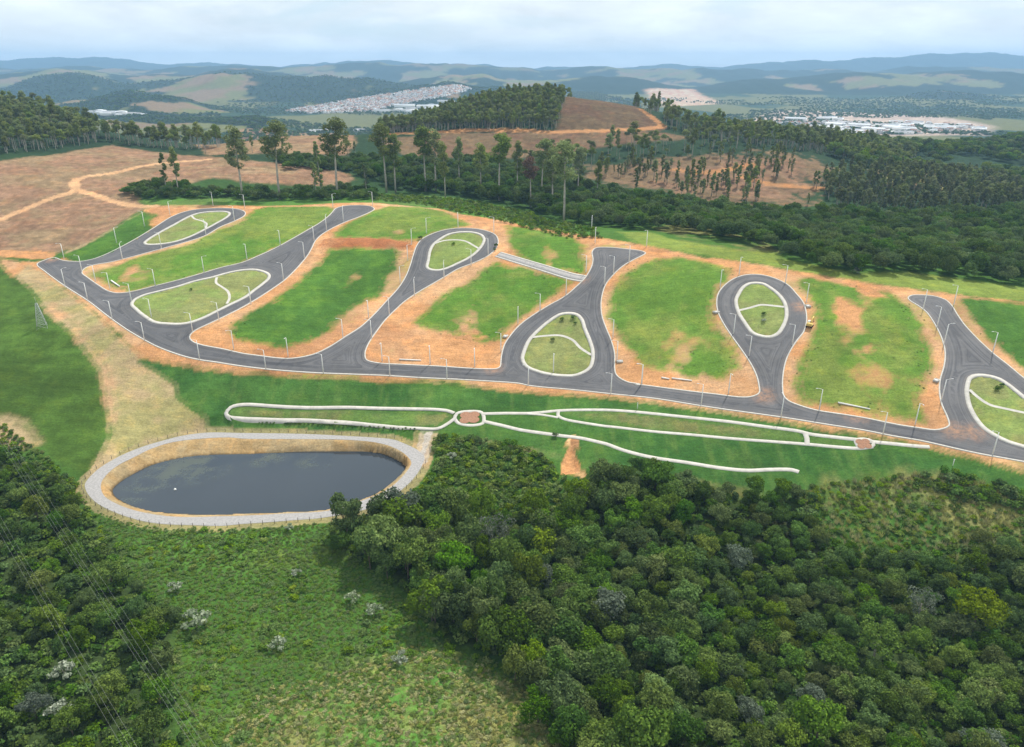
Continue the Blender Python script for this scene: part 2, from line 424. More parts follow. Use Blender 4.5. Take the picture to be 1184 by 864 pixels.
def simple_mat(name, col, rough=.8, var=.25, scale=2.0, spec=.2, metal=0, bump=0.0):
    m, nt, out = new_mat(name); q = NB(nt)
    tc = q.n('ShaderNodeTexCoord').outputs['Object']
    nz = q.noise(scale, 5, .65, tc)
    f = q.mapr(nz, .3, .7, 1 - var, 1 + var)
    rgb = q.n('ShaderNodeRGB'); rgb.outputs[0].default_value = (*col, 1)
    c = q.scalecol(rgb.outputs[0], f)
    q.bsdf(out, c, rough, spec, nz if bump else None, bump, .05, metal)
    return m

def ground_mat():
    m, nt, out = new_mat('ground_cover'); q = NB(nt)
    tc = q.n('ShaderNodeTexCoord').outputs['Object']
    a = q.n('ShaderNodeAttribute', attribute_name='base').outputs['Color']
    g = q.n('ShaderNodeAttribute', attribute_name='grass').outputs['Color']
    t = q.n('ShaderNodeAttribute', attribute_name='edge').outputs['Fac']
    rg = q.n('ShaderNodeAttribute', attribute_name='rough').outputs['Fac']
    n1 = q.noise(1.3, 5, .7, tc)
    n2 = q.noise(.22, 5, .65, tc)
    n3 = q.noise(.045, 4, .6, tc)
    e = q.math('ADD', t, q.math('MULTIPLY', q.math('SUBTRACT', q.math('ADD', q.math('MULTIPLY', n1, .45), q.math('MULTIPLY', n2, .75)), .6), 1.9))
    mask = q.mapr(e, -.48, .48, 0, 1)
    c = q.mix(mask, a, g)
    v1 = q.mapr(n1, .3, .7, .74, 1.26); v2 = q.mapr(n2, .3, .7, .82, 1.18); v3 = q.mapr(n3, .3, .7, .85, 1.15)
    n5 = q.noise(1.0, 4, .65, q.mapping(tc, (.10, .75, .2)), .8); v5 = q.mapr(n5, .3, .7, .86, 1.14)
    n6 = q.noise(4.5, 3, .7, tc); v6 = q.mapr(n6, .3, .7, .84, 1.16)
    amp = q.math('MULTIPLY', q.math('MULTIPLY', v1, v6), q.math('MULTIPLY', v5, q.math('MULTIPLY', v2, v3)))
    c = q.scalecol(c, amp)
    # hue drift: drier and greener patches in whatever grows there
    n4 = q.noise(.11, 6, .7, tc)
    warm = q.n('ShaderNodeRGB'); warm.outputs[0].default_value = (1.22, 1.02, .85, 1)
    c = q.mix(q.mapr(n4, .5, .68, 0, .75), c, q.mix(1.0, c, warm.outputs[0], 'MULTIPLY'))
    hb = q.math('ADD', n1, q.math('MULTIPLY', n2, 2.0))
    q.bsdf(out, c, .95, .05, hb, .45, .35)
    return m

def asphalt_mat():
    m, nt, out = new_mat('asphalt'); q = NB(nt)
    tc = q.n('ShaderNodeTexCoord').outputs['Object']
    ed = q.n('ShaderNodeAttribute', attribute_name='edge_dist').outputs['Fac']
    st = q.n('ShaderNodeAttribute', attribute_name='stain').outputs['Fac']
    sep = q.n('ShaderNodeSeparateXYZ'); q.l(tc, sep.inputs[0])
    comb = q.n('ShaderNodeCombineXYZ'); q.l(q.math('MULTIPLY', ed, 1.6), comb.inputs[0]); q.l(q.math('MULTIPLY', sep.outputs[0], .025), comb.inputs[1]); q.l(q.math('MULTIPLY', sep.outputs[1], .025), comb.inputs[2])
    streak = q.noise(1.0, 5, .6, comb.outputs[0])
    n1 = q.noise(3.5, 4, .7, tc); n2 = q.noise(.09, 4, .6, tc)
    base = q.mix(q.mapr(streak, .35, .65, 0, 1), (.056, .058, .066), (.120, .118, .122))
    f = q.math('MULTIPLY', q.mapr(n1, .3, .7, .9, 1.1), q.mapr(n2, .3, .7, .82, 1.18))
    c = q.scalecol(base, f)
    pt = q.noise(.16, 2, .4, tc, 1.5)
    c = q.mix(q.mapr(pt, .56,   .60, 0, .18), c, (.13, .125, .12))
    c = q.mix(q.mapr(pt, .36, .32, 0, .22), c, (.05, .051, .056))
    dust = q.math('MULTIPLY', st, q.mapr(q.noise(.5, 5, .7, tc), .35, .62, 0, 1), clamp=True)
    c = q.mix(dust, c, (.32, .18, .11))
    edge = q.math('MULTIPLY', q.mapr(ed, 0, 1.6, .35, 0), q.mapr(q.noise(.3, 4, .7, tc), .4, .65, 0, 1))
    c = q.mix(edge, c, (.22, .17, .13))
    q.bsdf(out, c, .8, .3, n1, .2, .02)
    return m

def water_mat():
    m, nt, out = new_mat('pond_water'); q = NB(nt)
    tc = q.n('ShaderNodeTexCoord').outputs['Object']
    al = q.n('ShaderNodeAttribute', attribute_name='algae').outputs['Fac']
    n = q.noise(.12, 6, .7, tc)
    mask = q.math('MULTIPLY', al, q.mapr(n, .44, .60, 0, .5))
    c = q.mix(mask, (.018, .028, .040), (.09, .11, .08))
    w = q.noise(.35, 3, .6, q.mapping(tc, (1, 1.6, 1)))
    b = q.bsdf(out, c, .10, .5, w, .03, .05)
    r = q.mapr(mask, 0, .4, .08, .4)
    q.l(r, b.inputs['Roughness'])
    return m

def leaf_mat(name, dark, light, trans=.35, hue=.018, val=.3):
    m, nt, out = new_mat(name); q = NB(nt)
    t = q.n('ShaderNodeAttribute', attribute_name='leaf').outputs['Fac']
    oi = q.n('ShaderNodeObjectInfo').outputs['Random']
    c = q.mix(t, dark, light)
    hs = q.n('ShaderNodeHueSaturation'); q.l(c, hs.inputs['Color'])
    q.l(q.mapr(oi, 0, 1, .5 - hue, .5 + hue), hs.inputs['Hue'])
    r2 = q.math('FRACT', q.math('MULTIPLY', oi, 17.31))
    q.l(q.mapr(r2, 0, 1, 1 - val, 1 + val), hs.inputs['Value'])
    r3 = q.math('FRACT', q.math('MULTIPLY', oi, 41.77))
    q.l(q.mapr(r3, 0, 1, .75, 1.1), hs.inputs['Saturation'])
    d = q.n('ShaderNodeBsdfDiffuse'); q.l(hs.outputs[0], d.inputs[0])
    tr = q.n('ShaderNodeBsdfTranslucent'); q.l(hs.outputs[0], tr.inputs[0])
    mx = q.n('ShaderNodeMixShader'); mx.inputs[0].default_value = trans
    q.l(d.outputs[0], mx.inputs[1]); q.l(tr.outputs[0], mx.inputs[2]); q.l(mx.outputs[0], out.inputs['Surface'])
    return m

M = {}
M['ground'] = ground_mat(); M['asphalt'] = asphalt_mat(); M['water'] = water_mat()
M['kerb'] = simple_mat('kerb_concrete', (.47, .45, .41), .85, .15, 1.0, bump=.1)
M['path'] = simple_mat('path_concrete', (.45, .43, .39), .9, .16, .5, bump=.05)
M['gravel'] = simple_mat('pale_gravel', (.29, .28, .275), .95, .25, 1.4, bump=.3)
M['paver'] = simple_mat('brown_pavers', (.30, .16, .10), .9, .3, 2.0, bump=.2)
M['pole'] = simple_mat('pole_concrete', (.80, .79, .76), .8, .06, 2)
M['lamp'] = simple_mat('lamp_housing', (.60, .61, .62), .5, .05, 2)
M['wood'] = simple_mat('weathered_wood', (.10, .085, .07), .9, .3, 3)
M['wire'] = simple_mat('bare_wire', (.30, .31, .29), .6, .05, 3, .3, .2)
M['steel'] = simple_mat('galvanised_steel', (.42, .44, .45), .55, .1, 3, .4, .4)
M['bark_pale'] = simple_mat('pale_bark', (.36, .33, .28), .9, .3, .8)
M['bark'] = simple_mat('brown_bark', (.13, .105, .08), .9, .35, 1.2)
M['yellow'] = simple_mat('yellow_paint', (.72, .52, .16), .45, .1, 2)
M['cab'] = simple_mat('pale_cab_paint', (.75, .74, .62), .45, .08, 2)
M['rubber'] = simple_mat('black_rubber', (.035, .03, .028), .85, .2, 4)
M['glass'] = simple_mat('dark_glass', (.03, .04, .05), .12, .05, 2, .5)
M['bank'] = simple_mat('red_earth', (.36, .13, .06), .95, .35, .5, bump=.5)
M['white'] = simple_mat('white_paint', (.75, .75, .73), .6, .08, 1)
M['wall'] = simple_mat('pale_render', (.66, .62, .57), .85, .2, .02)
M['wall2'] = simple_mat('grey_render', (.48, .46, .44), .85, .2, .02)
M['tile'] = simple_mat('clay_tile', (.38, .20, .135), .85, .3, .03)
M['metalroof'] = simple_mat('white_sheet_roof', (.56, .58, .60), .6, .15, .02)
M['greyroof'] = simple_mat('grey_fibre_roof', (.36, .36, .37), .8, .2, .02)
L = {}
L['dark'] = leaf_mat('dark_leaves', (0.0477, 0.0972, 0.0174), (0.1190, 0.2006, 0.0332))
L['mid'] = leaf_mat('mid_leaves', (0.0635, 0.1276, 0.0174), (0.1653, 0.2614, 0.0364))
L['bright'] = leaf_mat('bright_leaves', (.085, .21, .012), (.20, .38, .026), hue=.005, val=.1)
L['olive'] = leaf_mat('olive_leaves', (0.0766, 0.1167, 0.0221), (0.1682, 0.2248, 0.0454))
L['grey'] = leaf_mat('grey_leaves', (0.0715, 0.0975, 0.0650), (0.1950, 0.2400, 0.1625), hue=.01, val=.1)
L['bluegrey'] = leaf_mat('blue_grey_bare_twigs', (0.0825, 0.0975, 0.0690), (0.1870, 0.2150, 0.1610), hue=.005, val=.05)
L['pale'] = leaf_mat('silver_leaves', (.16, .22, .11), (.50, .55, .40), hue=.005, val=.05)
L['euc'] = leaf_mat('eucalyptus_leaves', (0.1282, 0.1700, 0.0495), (0.2865, 0.3399, 0.0990))
L['scrub'] = leaf_mat('scrub_leaves', (0.1102, 0.1802, 0.0202), (0.232, 0.3245, 0.0432), val=.22)
L['dry'] = leaf_mat('dry_grass', (.25, .26, .085), (.43, .43, .16), hue=.02, val=.2)
L['valley'] = leaf_mat('valley_leaves', (0.0663, 0.1196, 0.0324), (0.1583, 0.2339, 0.0558))
L['weed'] = leaf_mat('weed_leaves', (.085, .165, .024), (.185, .30, .055), hue=.008, val=.10)
L['weed2'] = leaf_mat('paler_weed_leaves', (.10, .16, .03), (.20, .28, .065), hue=.008, val=.12)
L['lotweed'] = leaf_mat('lot_weed_leaves', (.075, .14, .028), (.16, .235, .06), hue=.01, val=.15)
L['young'] = leaf_mat('young_leaves', (.11, .14, .05), (.24, .28, .11))
L['red'] = leaf_mat('dead_leaves', (.14, .07, .04), (.26, .14, .08), hue=.01, val=.1)

# ------------------------------------------------------------------ object helpers
def link(o, parent=None):
    COL.objects.link(o)
    if parent is not None: o.parent = parent
    return o
def mesh_np(name, V, Fq, mats, attrs=None, smooth_=False, mat_idx=None, tris=None):
    """V (n,3); Fq (m,4) quads and/or tris (k,3)"""
    me = bpy.data.meshes.new(name)
    V = np.asarray(V, np.float32)
    nq = 0 if Fq is None else len(Fq); ntri = 0 if tris is None else len(tris)
    loops = []
    if nq: loops.append(np.asarray(Fq, np.int32).ravel())
    if ntri: loops.append(np.asarray(tris, np.int32).ravel())
    loops = np.concatenate(loops) if loops else np.zeros(0, np.int32)
    me.vertices.add(len(V)); me.vertices.foreach_set('co', V.ravel())
    me.loops.add(len(loops)); me.loops.foreach_set('vertex_index', loops)
    starts = np.concatenate([np.arange(nq) * 4, nq * 4 + np.arange(ntri) * 3]).astype(np.int32)
    me.polygons.add(nq + ntri); me.polygons.foreach_set('loop_start', starts)
    if mat_idx is not None: me.polygons.foreach_set('material_index', np.asarray(mat_idx, np.int32))
    if smooth_: me.polygons.foreach_set('use_smooth', np.ones(nq + ntri, bool))
    for m in (mats if isinstance(mats, (list, tuple)) else [mats]): me.materials.append(m)
    for k, (kind, dom, arr) in (attrs or {}).items():
        at = me.attributes.new(k, kind, dom)
        arr = np.asarray(arr, np.float32)
        if kind == 'FLOAT': at.data.foreach_set('value', arr.ravel())
        elif kind == 'FLOAT_COLOR':
            if arr.shape[1] == 3: arr = np.concatenate([arr, np.ones((len(arr), 1), np.float32)], 1)
            at.data.foreach_set('color', arr.ravel())
        elif kind == 'FLOAT_VECTOR': at.data.foreach_set('vector', arr.ravel())
    me.update(); me.validate()
    return me
def obj(name, me, parent=None, **props):
    o = bpy.data.objects.new(name, me)
    link(o, parent)
    for k, v in props.items(): o[k] = v
    return o
def tag(o, label, cat, group=None):
    o['label'] = label; o['category'] = cat
    if group: o['group'] = group
    return o
def thing(name, label, cat, loc, rz=0, group=None, sc=None):
    o = bpy.data.objects.new(name, None); o.empty_display_size = .3
    link(o); o.location = loc; o.rotation_euler = (0, 0, rz)
    if sc is not None: o.scale = sc if isinstance(sc, tuple) else (sc, sc, sc)
    return tag(o, label, cat, group)
class MB:
    def __init__(s): s.v = []; s.q = []; s.t = []; s.mq = []; s.mt = []
    def box(s, c, size, rz=0, taper=1.0, mi=0):
        i = len(s.v); ca, sa = math.cos(rz), math.sin(rz)
        for sz in (-1, 1):
            k = taper if sz > 0 else 1
            for sx, sy in ((-1, -1), (1, -1), (1, 1), (-1, 1)):
                x = sx * size[0] / 2 * k; y = sy * size[1] / 2 * k
                s.v.append((c[0] + x * ca - y * sa, c[1] + x * sa + y * ca, c[2] + sz * size[2] / 2))
        for f in ((0, 3, 2, 1), (4, 5, 6, 7), (0, 1, 5, 4), (1, 2, 6, 5), (2, 3, 7, 6), (3, 0, 4, 7)):
            s.q.append([i + k for k in f]); s.mq.append(mi)
        return s
    def tube(s, pts, rad, n=8, mi=0, caps=True):
        pts = [np.array(p, float) for p in pts]
        if not isinstance(rad, (list, tuple, np.ndarray)): rad = [rad] * len(pts)
        rings = []
        for k, p in enumerate(pts):
            d = pts[min(k + 1, len(pts) - 1)] - pts[max(k - 1, 0)]; d /= np.linalg.norm(d) + 1e-9
            up = np.array([0, 0, 1.0]) if abs(d[2]) < .9 else np.array([1.0, 0, 0])
            a = np.cross(d, up); a /= np.linalg.norm(a); b = np.cross(d, a)
            i = len(s.v)
            for j in range(n):
                th = 2 * math.pi * j / n
                s.v.append(tuple(p + rad[k] * (math.cos(th) * a + math.sin(th) * b)))
            rings.append(i)
        for r0, r1 in zip(rings, rings[1:]):
            for j in range(n):
                s.q.append([r0 + j, r1 + j, r1 + (j + 1) % n, r0 + (j + 1) % n]); s.mq.append(mi)
        if caps:
            for r, flip in ((rings[0], True), (rings[-1], False)):
                for j in range(1, n - 1):
                    s.t.append([r, r + j, r + j + 1] if flip else [r, r + j + 1, r + j]); s.mt.append(mi)
        return s
    def mesh(s, name, mats, smooth_=False):
        return mesh_np(name, s.v, s.q, mats, None, smooth_, s.mq + s.mt, s.t if s.t else None)
    def build(s, name, mats, parent=None, smooth_=False, **p):
        return obj(name, s.mesh(name, mats, smooth_), parent, **p)
def gz(x, y):
    return float(ground(np.array([x]), np.array([y]))[0])
def gzs(P):
    return ground(P[:, 0], P[:, 1])
def at(px, py):
    p = cast([px], [py])[0]
    return p[0], p[1], gz(p[0], p[1])

# ------------------------------------------------------------------ ground cover colours
C = dict(dirt=(.42, .218, .098), dirt2=(.47, .285, .155), dirtd=(.325, .155, .073), green=(.080, .170, .024), lime=(.150, .200, .042), slope=(.034, .094, .020), slopel=(.085, .148, .036),
         island=(.185, .205, .075), tan=(.325, .245, .135), tanl=(.42, .33, .17), field=(.042, .080, .014), brown=(.215, .152, .088), brownr=(.21, .128, .08), weeds=(.05, .115, .02),
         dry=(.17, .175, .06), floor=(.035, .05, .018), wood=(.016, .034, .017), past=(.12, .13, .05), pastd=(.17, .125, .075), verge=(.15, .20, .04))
C = {k: np.array(v) for k, v in C.items()}

LOTS = []
def build_ground():
    rows = [24.0]
    while rows[-1] < 17500:
        y = rows[-1]
        r = .0042 if 140 < y < 520 else (.006 if y < 1300 else .0085)
        rows.append(y + max(y * r, .55))
    ys = np.array(rows)
    us = np.linspace(-1.05, 1.05, 900)
    Yg = np.repeat(ys[:, None], len(us), 1)
    Xg = us[None] * (Yg + 40)
    X = Xg.ravel(); Y = Yg.ravel(); n = len(X)
    Z = ground(X, Y)
    base = np.tile(C['weeds'], (n, 1)); grass = base.copy(); edge = np.full(n, -1.0); bumpy = np.full(n, .25)
    near = Y < 1500
    nA = fbm(X / 6, Y / 6, 1, 4); nB = fbm(X / 25, Y / 25, 2, 4); nC = fbm(X / 90, Y / 90, 3, 4)
    def lerp(arr, col, a):
        arr[:] = arr * (1 - a[:, None]) + np.asarray(col) * a[:, None]
    def paint(poly, col, f=1.5, amp=2.0, col2=None, bump=None, k=1.0):
        s = sdf(poly, X, Y, max(25, 2.2 * (f + amp)))
        a = sstep(f, -f, s + amp * (nA * .7 + nB * .7)) * k
        c = np.asarray(col) if col2 is None else np.asarray(col)[None] + (np.asarray(col2) - np.asarray(col))[None] * sstep(-.35, .35, nB + .5 * nA)[:, None]
        base[:] = base * (1 - a[:, None]) + c * a[:, None]
        if bump is not None: bumpy[:] = bumpy * (1 - a) + bump * a
        return s
    def wp(*a): return world(pix(*a))
    # defaults by distance
    nearw = sstep(400, 650, Y)
    lerp(base, C['wood'] * 1.3, nearw)
    # far country: woods and pasture
    far = Y > 1250
    fn = fbm(X / 420, Y / 420, 21, 5); fn2 = fbm(X / 900 + 5, Y / 1300, 23, 4); fn3 = fbm(X / 160, Y / 160, 25, 4)
    pa = sstep(.10, .16, fn + .45 * fn2 - .02) * sstep(11000, 7000, Y)
    pc = C['past'] * (1 - sstep(-.1, .25, fn3)[:, None]) + C['pastd'] * sstep(-.1, .25, fn3)[:, None]
    fc = C['wood'][None] * (1 - pa[:, None]) + pc * pa[:, None]
    fw = sstep(1250, 1700, Y)
    base[:] = base * (1 - fw[:, None]) + fc * fw[:, None]
    # plain seen right of the hill: pale fields
    plain = (fw > .5) & (Z < -40)
    pf = sstep(.0, .1, fbm(X / 260, Y / 500, 31, 3) + .15)
    base[plain] = (C['past'] * .9)[None] * pf[plain][:, None] + (C['wood'] * 1.6)[None] * (1 - pf[plain])[:, None]
    # --- mid distance
    paint(wp(('X', [(0, 186), (60, 180), (130, 168), (200, 178), (300, 187), (400, 200), (412, 208), (395, 216), (300, 213), (245, 206), (200, 216), (150, 213), (168, 240), (135, 262), (100, 284), (60, 293), (0, 291), (-200, 290), (-200, 186)])), C['brown'], 2, 3, C['brownr'] * 1.05, .5)
    paint(wp(('X', [(225, 168), (270, 151), (330, 150), (400, 153), (412, 165), (400, 181), (340, 177), (240, 180)])), C['brown'], 2, 3, C['brownr'], .5)
    paint(wp(('X', [(652, 113), (700, 112), (735, 124), (768, 147), (766, 153), (642, 152), (648, 132)])), C['brownr'] * .46, 3, 4, C['brown'] * .46, .5)
    paint(wp(('X', [(430, 160), (520, 154), (640, 152), (770, 153), (800, 160), (720, 168), (640, 180), (560, 182), (470, 178)])), C['brown'] * .62, 4, 6, C['brownr'] * .65, .5)
    paint(wp(('X', [(690, 196), (780, 182), (850, 178), (920, 180), (958, 190), (948, 215), (930, 234), (870, 236), (800, 228), (700, 212)])), C['brown'] * .66, 9, 34, C['brownr'] * .9, .5)
    paint(wp(('X', [(1010, 200), (1060, 195), (1120, 205), (1100, 222), (1030, 215)])), C['brown'] * .8, 5, 9, C['dry'], .5)
    paint(wp(('X', [(0, 122), (30, 124), (35, 134), (0, 140)])), C['dry'], 5, 6)
    # --- near: the left field, tan slope, grass slope
    paint(wp(('X', [(-300, 300), (0, 298), (30, 306), (55, 362), (85, 385), (120, 430), (127, 470), (125, 505), (100, 552), (70, 540), (40, 515), (0, 488), (-300, 470)])), C['field'], 1.5, 1.0, C['field'] * 1.5, .12)
    paint(wp(('X', [(18, 318), (33, 303), (51, 311), (76, 334), (102, 354), (122, 372), (143, 393), (165, 409), (160, 420), (177, 427), (204, 445), (206, 460), (240, 487), (242, 500), (200, 506), (150, 518), (102, 552), (126, 505), (128, 470), (120, 430), (85, 384), (55, 361), (35, 335)])), C['tan'], 1.0, 1.2, C['tan'] * np.array((.75, .9, .7)), .1)
    paint(wp(('X', [(60, 350), (90, 378), (125, 425), (135, 470), (130, 500), (126, 500), (124, 470), (116, 430), (84, 388), (52, 360)])), C['dirt2'] * .85, 1.5, 1.5, C['tan'])
    slope = wp(('X', [(163, 417), (178, 415), (210, 424), (254, 430), (300, 433), (400, 438), (560, 448), (760, 467), (800, 474), (1000, 505), (1184, 547), (1330, 590), (1330, 610), (1184, 572), (1120, 550), (1060, 560), (960, 570), (930, 578), (850, 574), (780, 562), (700, 540), (662, 548), (600, 513), (510, 500), (490, 497), (472, 499), (455, 503), (400, 502), (245, 502), (240, 487), (206, 460), (204, 445), (177, 427)]))
    paint(slope, C['slope'], 1.5, 1.3, C['slope'] * np.array((1.6, 1.35, 1.3)), .08)
    paint(wp(('K', [(130, 120), (600, 130), (1090, 145), (1120, 160), (1050, 212), (960, 212), (600, 188), (150, 168), (105, 150)])), C['slopel'] * 1.2, .8, .8, C['island'] * .8)
    paint(wp(('J', [(850, 185), (1000, 178), (1184, 180)]), ('Q', [(220, 8), (550, 48), (650, 62), (670, 80), (640, 92), (450, 76), (150, 50)])), C['slopel'], .8, .8, C['island'] * .7)
    paint(wp(('Q', [(710, 75), (840, 88), (850, 104), (800, 104), (715, 98)])), C['slopel'], .6, .6)
    paint(wp(('J', [(230, 318), (360, 340), (560, 378), (700, 400), (830, 432), (830, 442), (700, 412), (500, 376), (330, 345)])), C['tan'] * .9, .5, .5)
    paint(wp(('X', [(800, 555), (850, 566), (925, 572), (960, 560), (965, 568), (920, 584), (850, 578)])), C['dry'], 1.5, 1.5, C['slopel'])
    # streaks down the grass slope
    ss = sdf(slope, X, Y, 12)
    st = sstep(.1, -.5, ss) * sstep(.05, .5, fbm(X / 2.2, Y / 14, 77, 3)) * .5
    lerp(base, C['slopel'], np.where(ss < 0, st, 0))
    # scrub with yellow grass, dry patch, meadow
    paint(wp(('X', [(950, 560), (1060, 548), (1184, 575), (1184, 640), (1060, 620), (960, 610)])), C['dry'] * 1.05, 4, 6, C['weeds'], .4)
    paint(wp(('X', [(830, 600), (900, 590), (950, 620), (900, 680), (830, 660)])), C['dry'] * np.array((1.0, .8, .9)), 4, 6, C['floor'] * 2, .4)
    paint(wp(('X', [(300, 800), (400, 775), (480, 745), (560, 770), (640, 820), (700, 960), (240, 980), (260, 850)])), C['dry'] * 1.15, 5, 7, C['weeds'] * 1.5, .4)
    paint(wp(('X', [(170, 605), (300, 612), (420, 610), (430, 640), (300, 660), (180, 640)])), C['weeds'] * 1.35, 4, 5, C['lime'] * .8, .3)
    paint(wp(('X', [(0, 482), (30, 490), (45, 512), (20, 520), (-60, 500)])), C['tan'], 3, 3)
    # woods floor
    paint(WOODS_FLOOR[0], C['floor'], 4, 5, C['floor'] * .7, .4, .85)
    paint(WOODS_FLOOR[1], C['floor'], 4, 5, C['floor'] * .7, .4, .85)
    # beyond the crest: verge grass
    paint(wp(('X', [(420, 222), (520, 228), (600, 242), (680, 262), (700, 283), (640, 280), (560, 256), (480, 240), (400, 238), (170, 240), (160, 232), (300, 231)])), C['weeds'] * 1.4, 2, 2, C['slopel'], .2)
    paint(wp(('X', [(715, 268), (800, 270), (880, 280), (905, 300), (990, 316), (1050, 314), (1184, 332), (1300, 350), (1300, 366), (1184, 349), (1050, 334), (960, 322), (860, 302), (740, 285)])), C['verge'], 2, 2, C['lime'], .15)
    paint(wp(('X', [(735, 264), (790, 258), (880, 278), (900, 292), (860, 290), (770, 276)])), C['dry'] * .9, 2, 2, C['weeds'])
    # --- the opened ground
    dirt = wp(('X', [(168, 243), (176, 238), (280, 238), (340, 238), (392, 235), (430, 234.4)]), ('B', [(700, 145), (900, 165), (1000, 190), (1178, 215)]), ('C', [(200, 245), (400, 275), (520, 295), (700, 325), (850, 352), (1000, 385), (1178, 405)]),
              ('D', [(400, 110), (600, 140), (760, 165), (1000, 195), (1184, 215)]), ('X', [(1340, 372), (1340, 590), (1184, 546)]), ('D', [(1000, 768), (850, 730), (690, 703), (500, 672), (310, 640), (150, 613)]),
              ('F', [(864, 806), (500, 768), (0, 727)]), ('E', [(400, 697), (0, 680)]), ('S', [(1178, 598), (1000, 588), (830, 560), (700, 530), (640, 520), (560, 450), (480, 370), (400, 300), (300, 220), (200, 130), (120, 105), (60, 160), (0, 100), (0, 70), (120, 95), (200, 92), (290, 75), (330, 90), (430, 95), (540, 50), (620, -10), (700, -65)]))
    s = sdf(dirt, X, Y, 25)
    a = sstep(1.3, -1.3, s + 1.3 * (nA * .7 + nB * .5))
    dc = C['dirt'][None] + (C['dirt2'] - C['dirt'])[None] * sstep(-.4, .4, nB + .4 * nA)[:, None]
    dc = dc + (C['dirtd'] - dc) * (sstep(.15, .5, nC + .3 * nA) * .6)[:, None]
    base[:] = base * (1 - a[:, None]) + dc * a[:, None]
    bumpy[:] = bumpy * (1 - a) + .04 * a
    paint(CUT, C['dirtd'] * np.array((.9, .75, .7)), .8, .6, C['dirtd'])
    # lots
    lots = [
        (wp(('A', [(440, 455), (520, 430), (600, 398), (750, 362), (870, 332), (1000, 268), (1100, 232)]), ('B', [(60, 170), (120, 158), (380, 156), (408, 166), (395, 190), (350, 224), (290, 259), (220, 299), (150, 337), (80, 369), (0, 402)]), ('A', [(1000, 425), (900, 455), (800, 483), (700, 508), (600, 528), (540, 515), (490, 490)])), 'green', 'lime'),
        (wp(('A', [(320, 368), (420, 325), (560, 240), (640, 185), (700, 195), (650, 240), (560, 300), (480, 350), (420, 372)])), 'green', 'slope'),
        (wp(('B', [(400, 350), (480, 347), (600, 350), (690, 360), (690, 400), (640, 480), (615, 555), (520, 590), (430, 650), (380, 710), (300, 755), (200, 785), (100, 770), (0, 750), (-28, 725), (-25, 690), (60, 640), (160, 580), (260, 500), (330, 440), (370, 400)])), 'green', 'slope'),
        (wp(('B', [(430, 270), (520, 215), (600, 180), (680, 155), (800, 160), (900, 175), (960, 205), (1020, 235), (930, 250), (860, 270), (810, 300), (750, 305), (680, 292), (560, 290), (440, 290)])), 'green', 'lime'),
        (wp(('E', [(360, 400), (420, 340), (500, 270), (640, 205), (700, 150), (760, 110)]), ('F', [(60, 112), (200, 145), (330, 180), (430, 200), (380, 225), (230, 320), (130, 400), (75, 450)]), ('E', [(760, 480), (700, 490), (620, 490), (520, 450), (430, 425)])), 'green', 'lime'),
        (wp(('C', [(110, 240), (180, 250), (300, 275), (400, 300), (440, 330), (430, 390), (440, 450), (350, 430), (250, 410), (170, 380), (140, 340), (135, 290)])), 'green', 'lime'),
        (wp(('G', [(0, 150), (60, 100), (110, 75), (180, 48), (300, 43), (420, 65), (525, 90), (500, 150), (440, 190), (420, 270), (430, 350), (470, 420), (540, 490), (555, 570), (500, 622), (380, 605), (250, 590), (110, 570), (90, 520), (30, 460), (0, 420)]), ('F', [(660, 372), (650, 300), (665, 240), (690, 190)])), 'lime', 'green'),
        (wp(('H', [(290, 65), (350, 60), (450, 80), (560, 95), (600, 130), (720, 130), (790, 190), (830, 250), (864, 280)]), ('I', [(215, 195), (262, 240), (272, 320), (260, 400), (240, 430), (225, 500), (235, 560), (240, 600), (150, 590), (60, 570)]), ('H', [(700, 725), (620, 708), (470, 683), (300, 660), (293, 560), (320, 440), (380, 330), (385, 265), (370, 170), (330, 120)])), 'lime', 'green'),
        (wp(('I', [(470, 70), (560, 75), (723, 85)]), ('X', [(1340, 375), (1340, 520), (1290, 490), (1230, 450)]), ('I', [(723, 352), (660, 300), (600, 250), (560, 190), (510, 150)])), 'green', 'slope'),
    ]
    LOTS.extend(p for p, _, _ in lots)
    # dry and wet streaks of the cleared hills
    br = (np.abs(base[:, 0] / np.maximum(base[:, 1], 1e-4) - 1.5) < .35) & (Y > 380) & (Y < 1300) & (edge < -.9)
    lit = .5 * fbm(X / 9 + nB * 1.5, Y / 3.2, 131, 4) + .5 * fbm(X / 3, Y / 4, 132, 3)
    base[br] *= (1 + .55 * lit[br])[:, None]
    for poly, c1, c2 in lots:
        s = sdf(poly, X, Y, 9)
        t = np.clip((1.6 - s) / 4.0 + .5 * nA + .4 * nB, -1, 1)
        w = s < 7
        mixv = sstep(-.30, .34, nB * .8 + nC * .8 + .45 * nA) * (.85 if c2 != 'slope' else .6)
        cc = C[c1][None] * (1 - mixv[:, None]) + C[c2][None] * mixv[:, None]
        grass[w] = cc[w]
        edge[w] = np.maximum(edge[w], t[w])
        bumpy[w & (s < 0)] = .07
    # bare scars inside the lots
    for cx, cy, r in ((408, 320, 5), (540, 370, 7), (545, 384, 5), (790, 405, 8), (1020, 388, 0), (985, 380, 7), (1008, 432, 7), (978, 360, 5), (160, 320, 7), (460, 268, 4), (640, 295, 6), (985, 350, 4), (750, 340, 0), (150, 312, 6), (1000, 340, 6)):
        if not r: continue
        p = cast([cx], [cy])[0]
        d = np.hypot((X - p[0]) / 1.0, (Y - p[1]) / 1.5)
        m = d < r * 2
        edge[m] -= (sstep(r * 1.7, 0, d + r * .9 * nA + r * .5 * nB) * 1.15)[m]
    # weedy fringes where dirt greens over
    wz = (a > .5) & (edge < .05)
    edge[wz] = np.maximum(edge[wz], -1.0 + .8 * sstep(.1, .55, nB + .6 * nC)[wz])
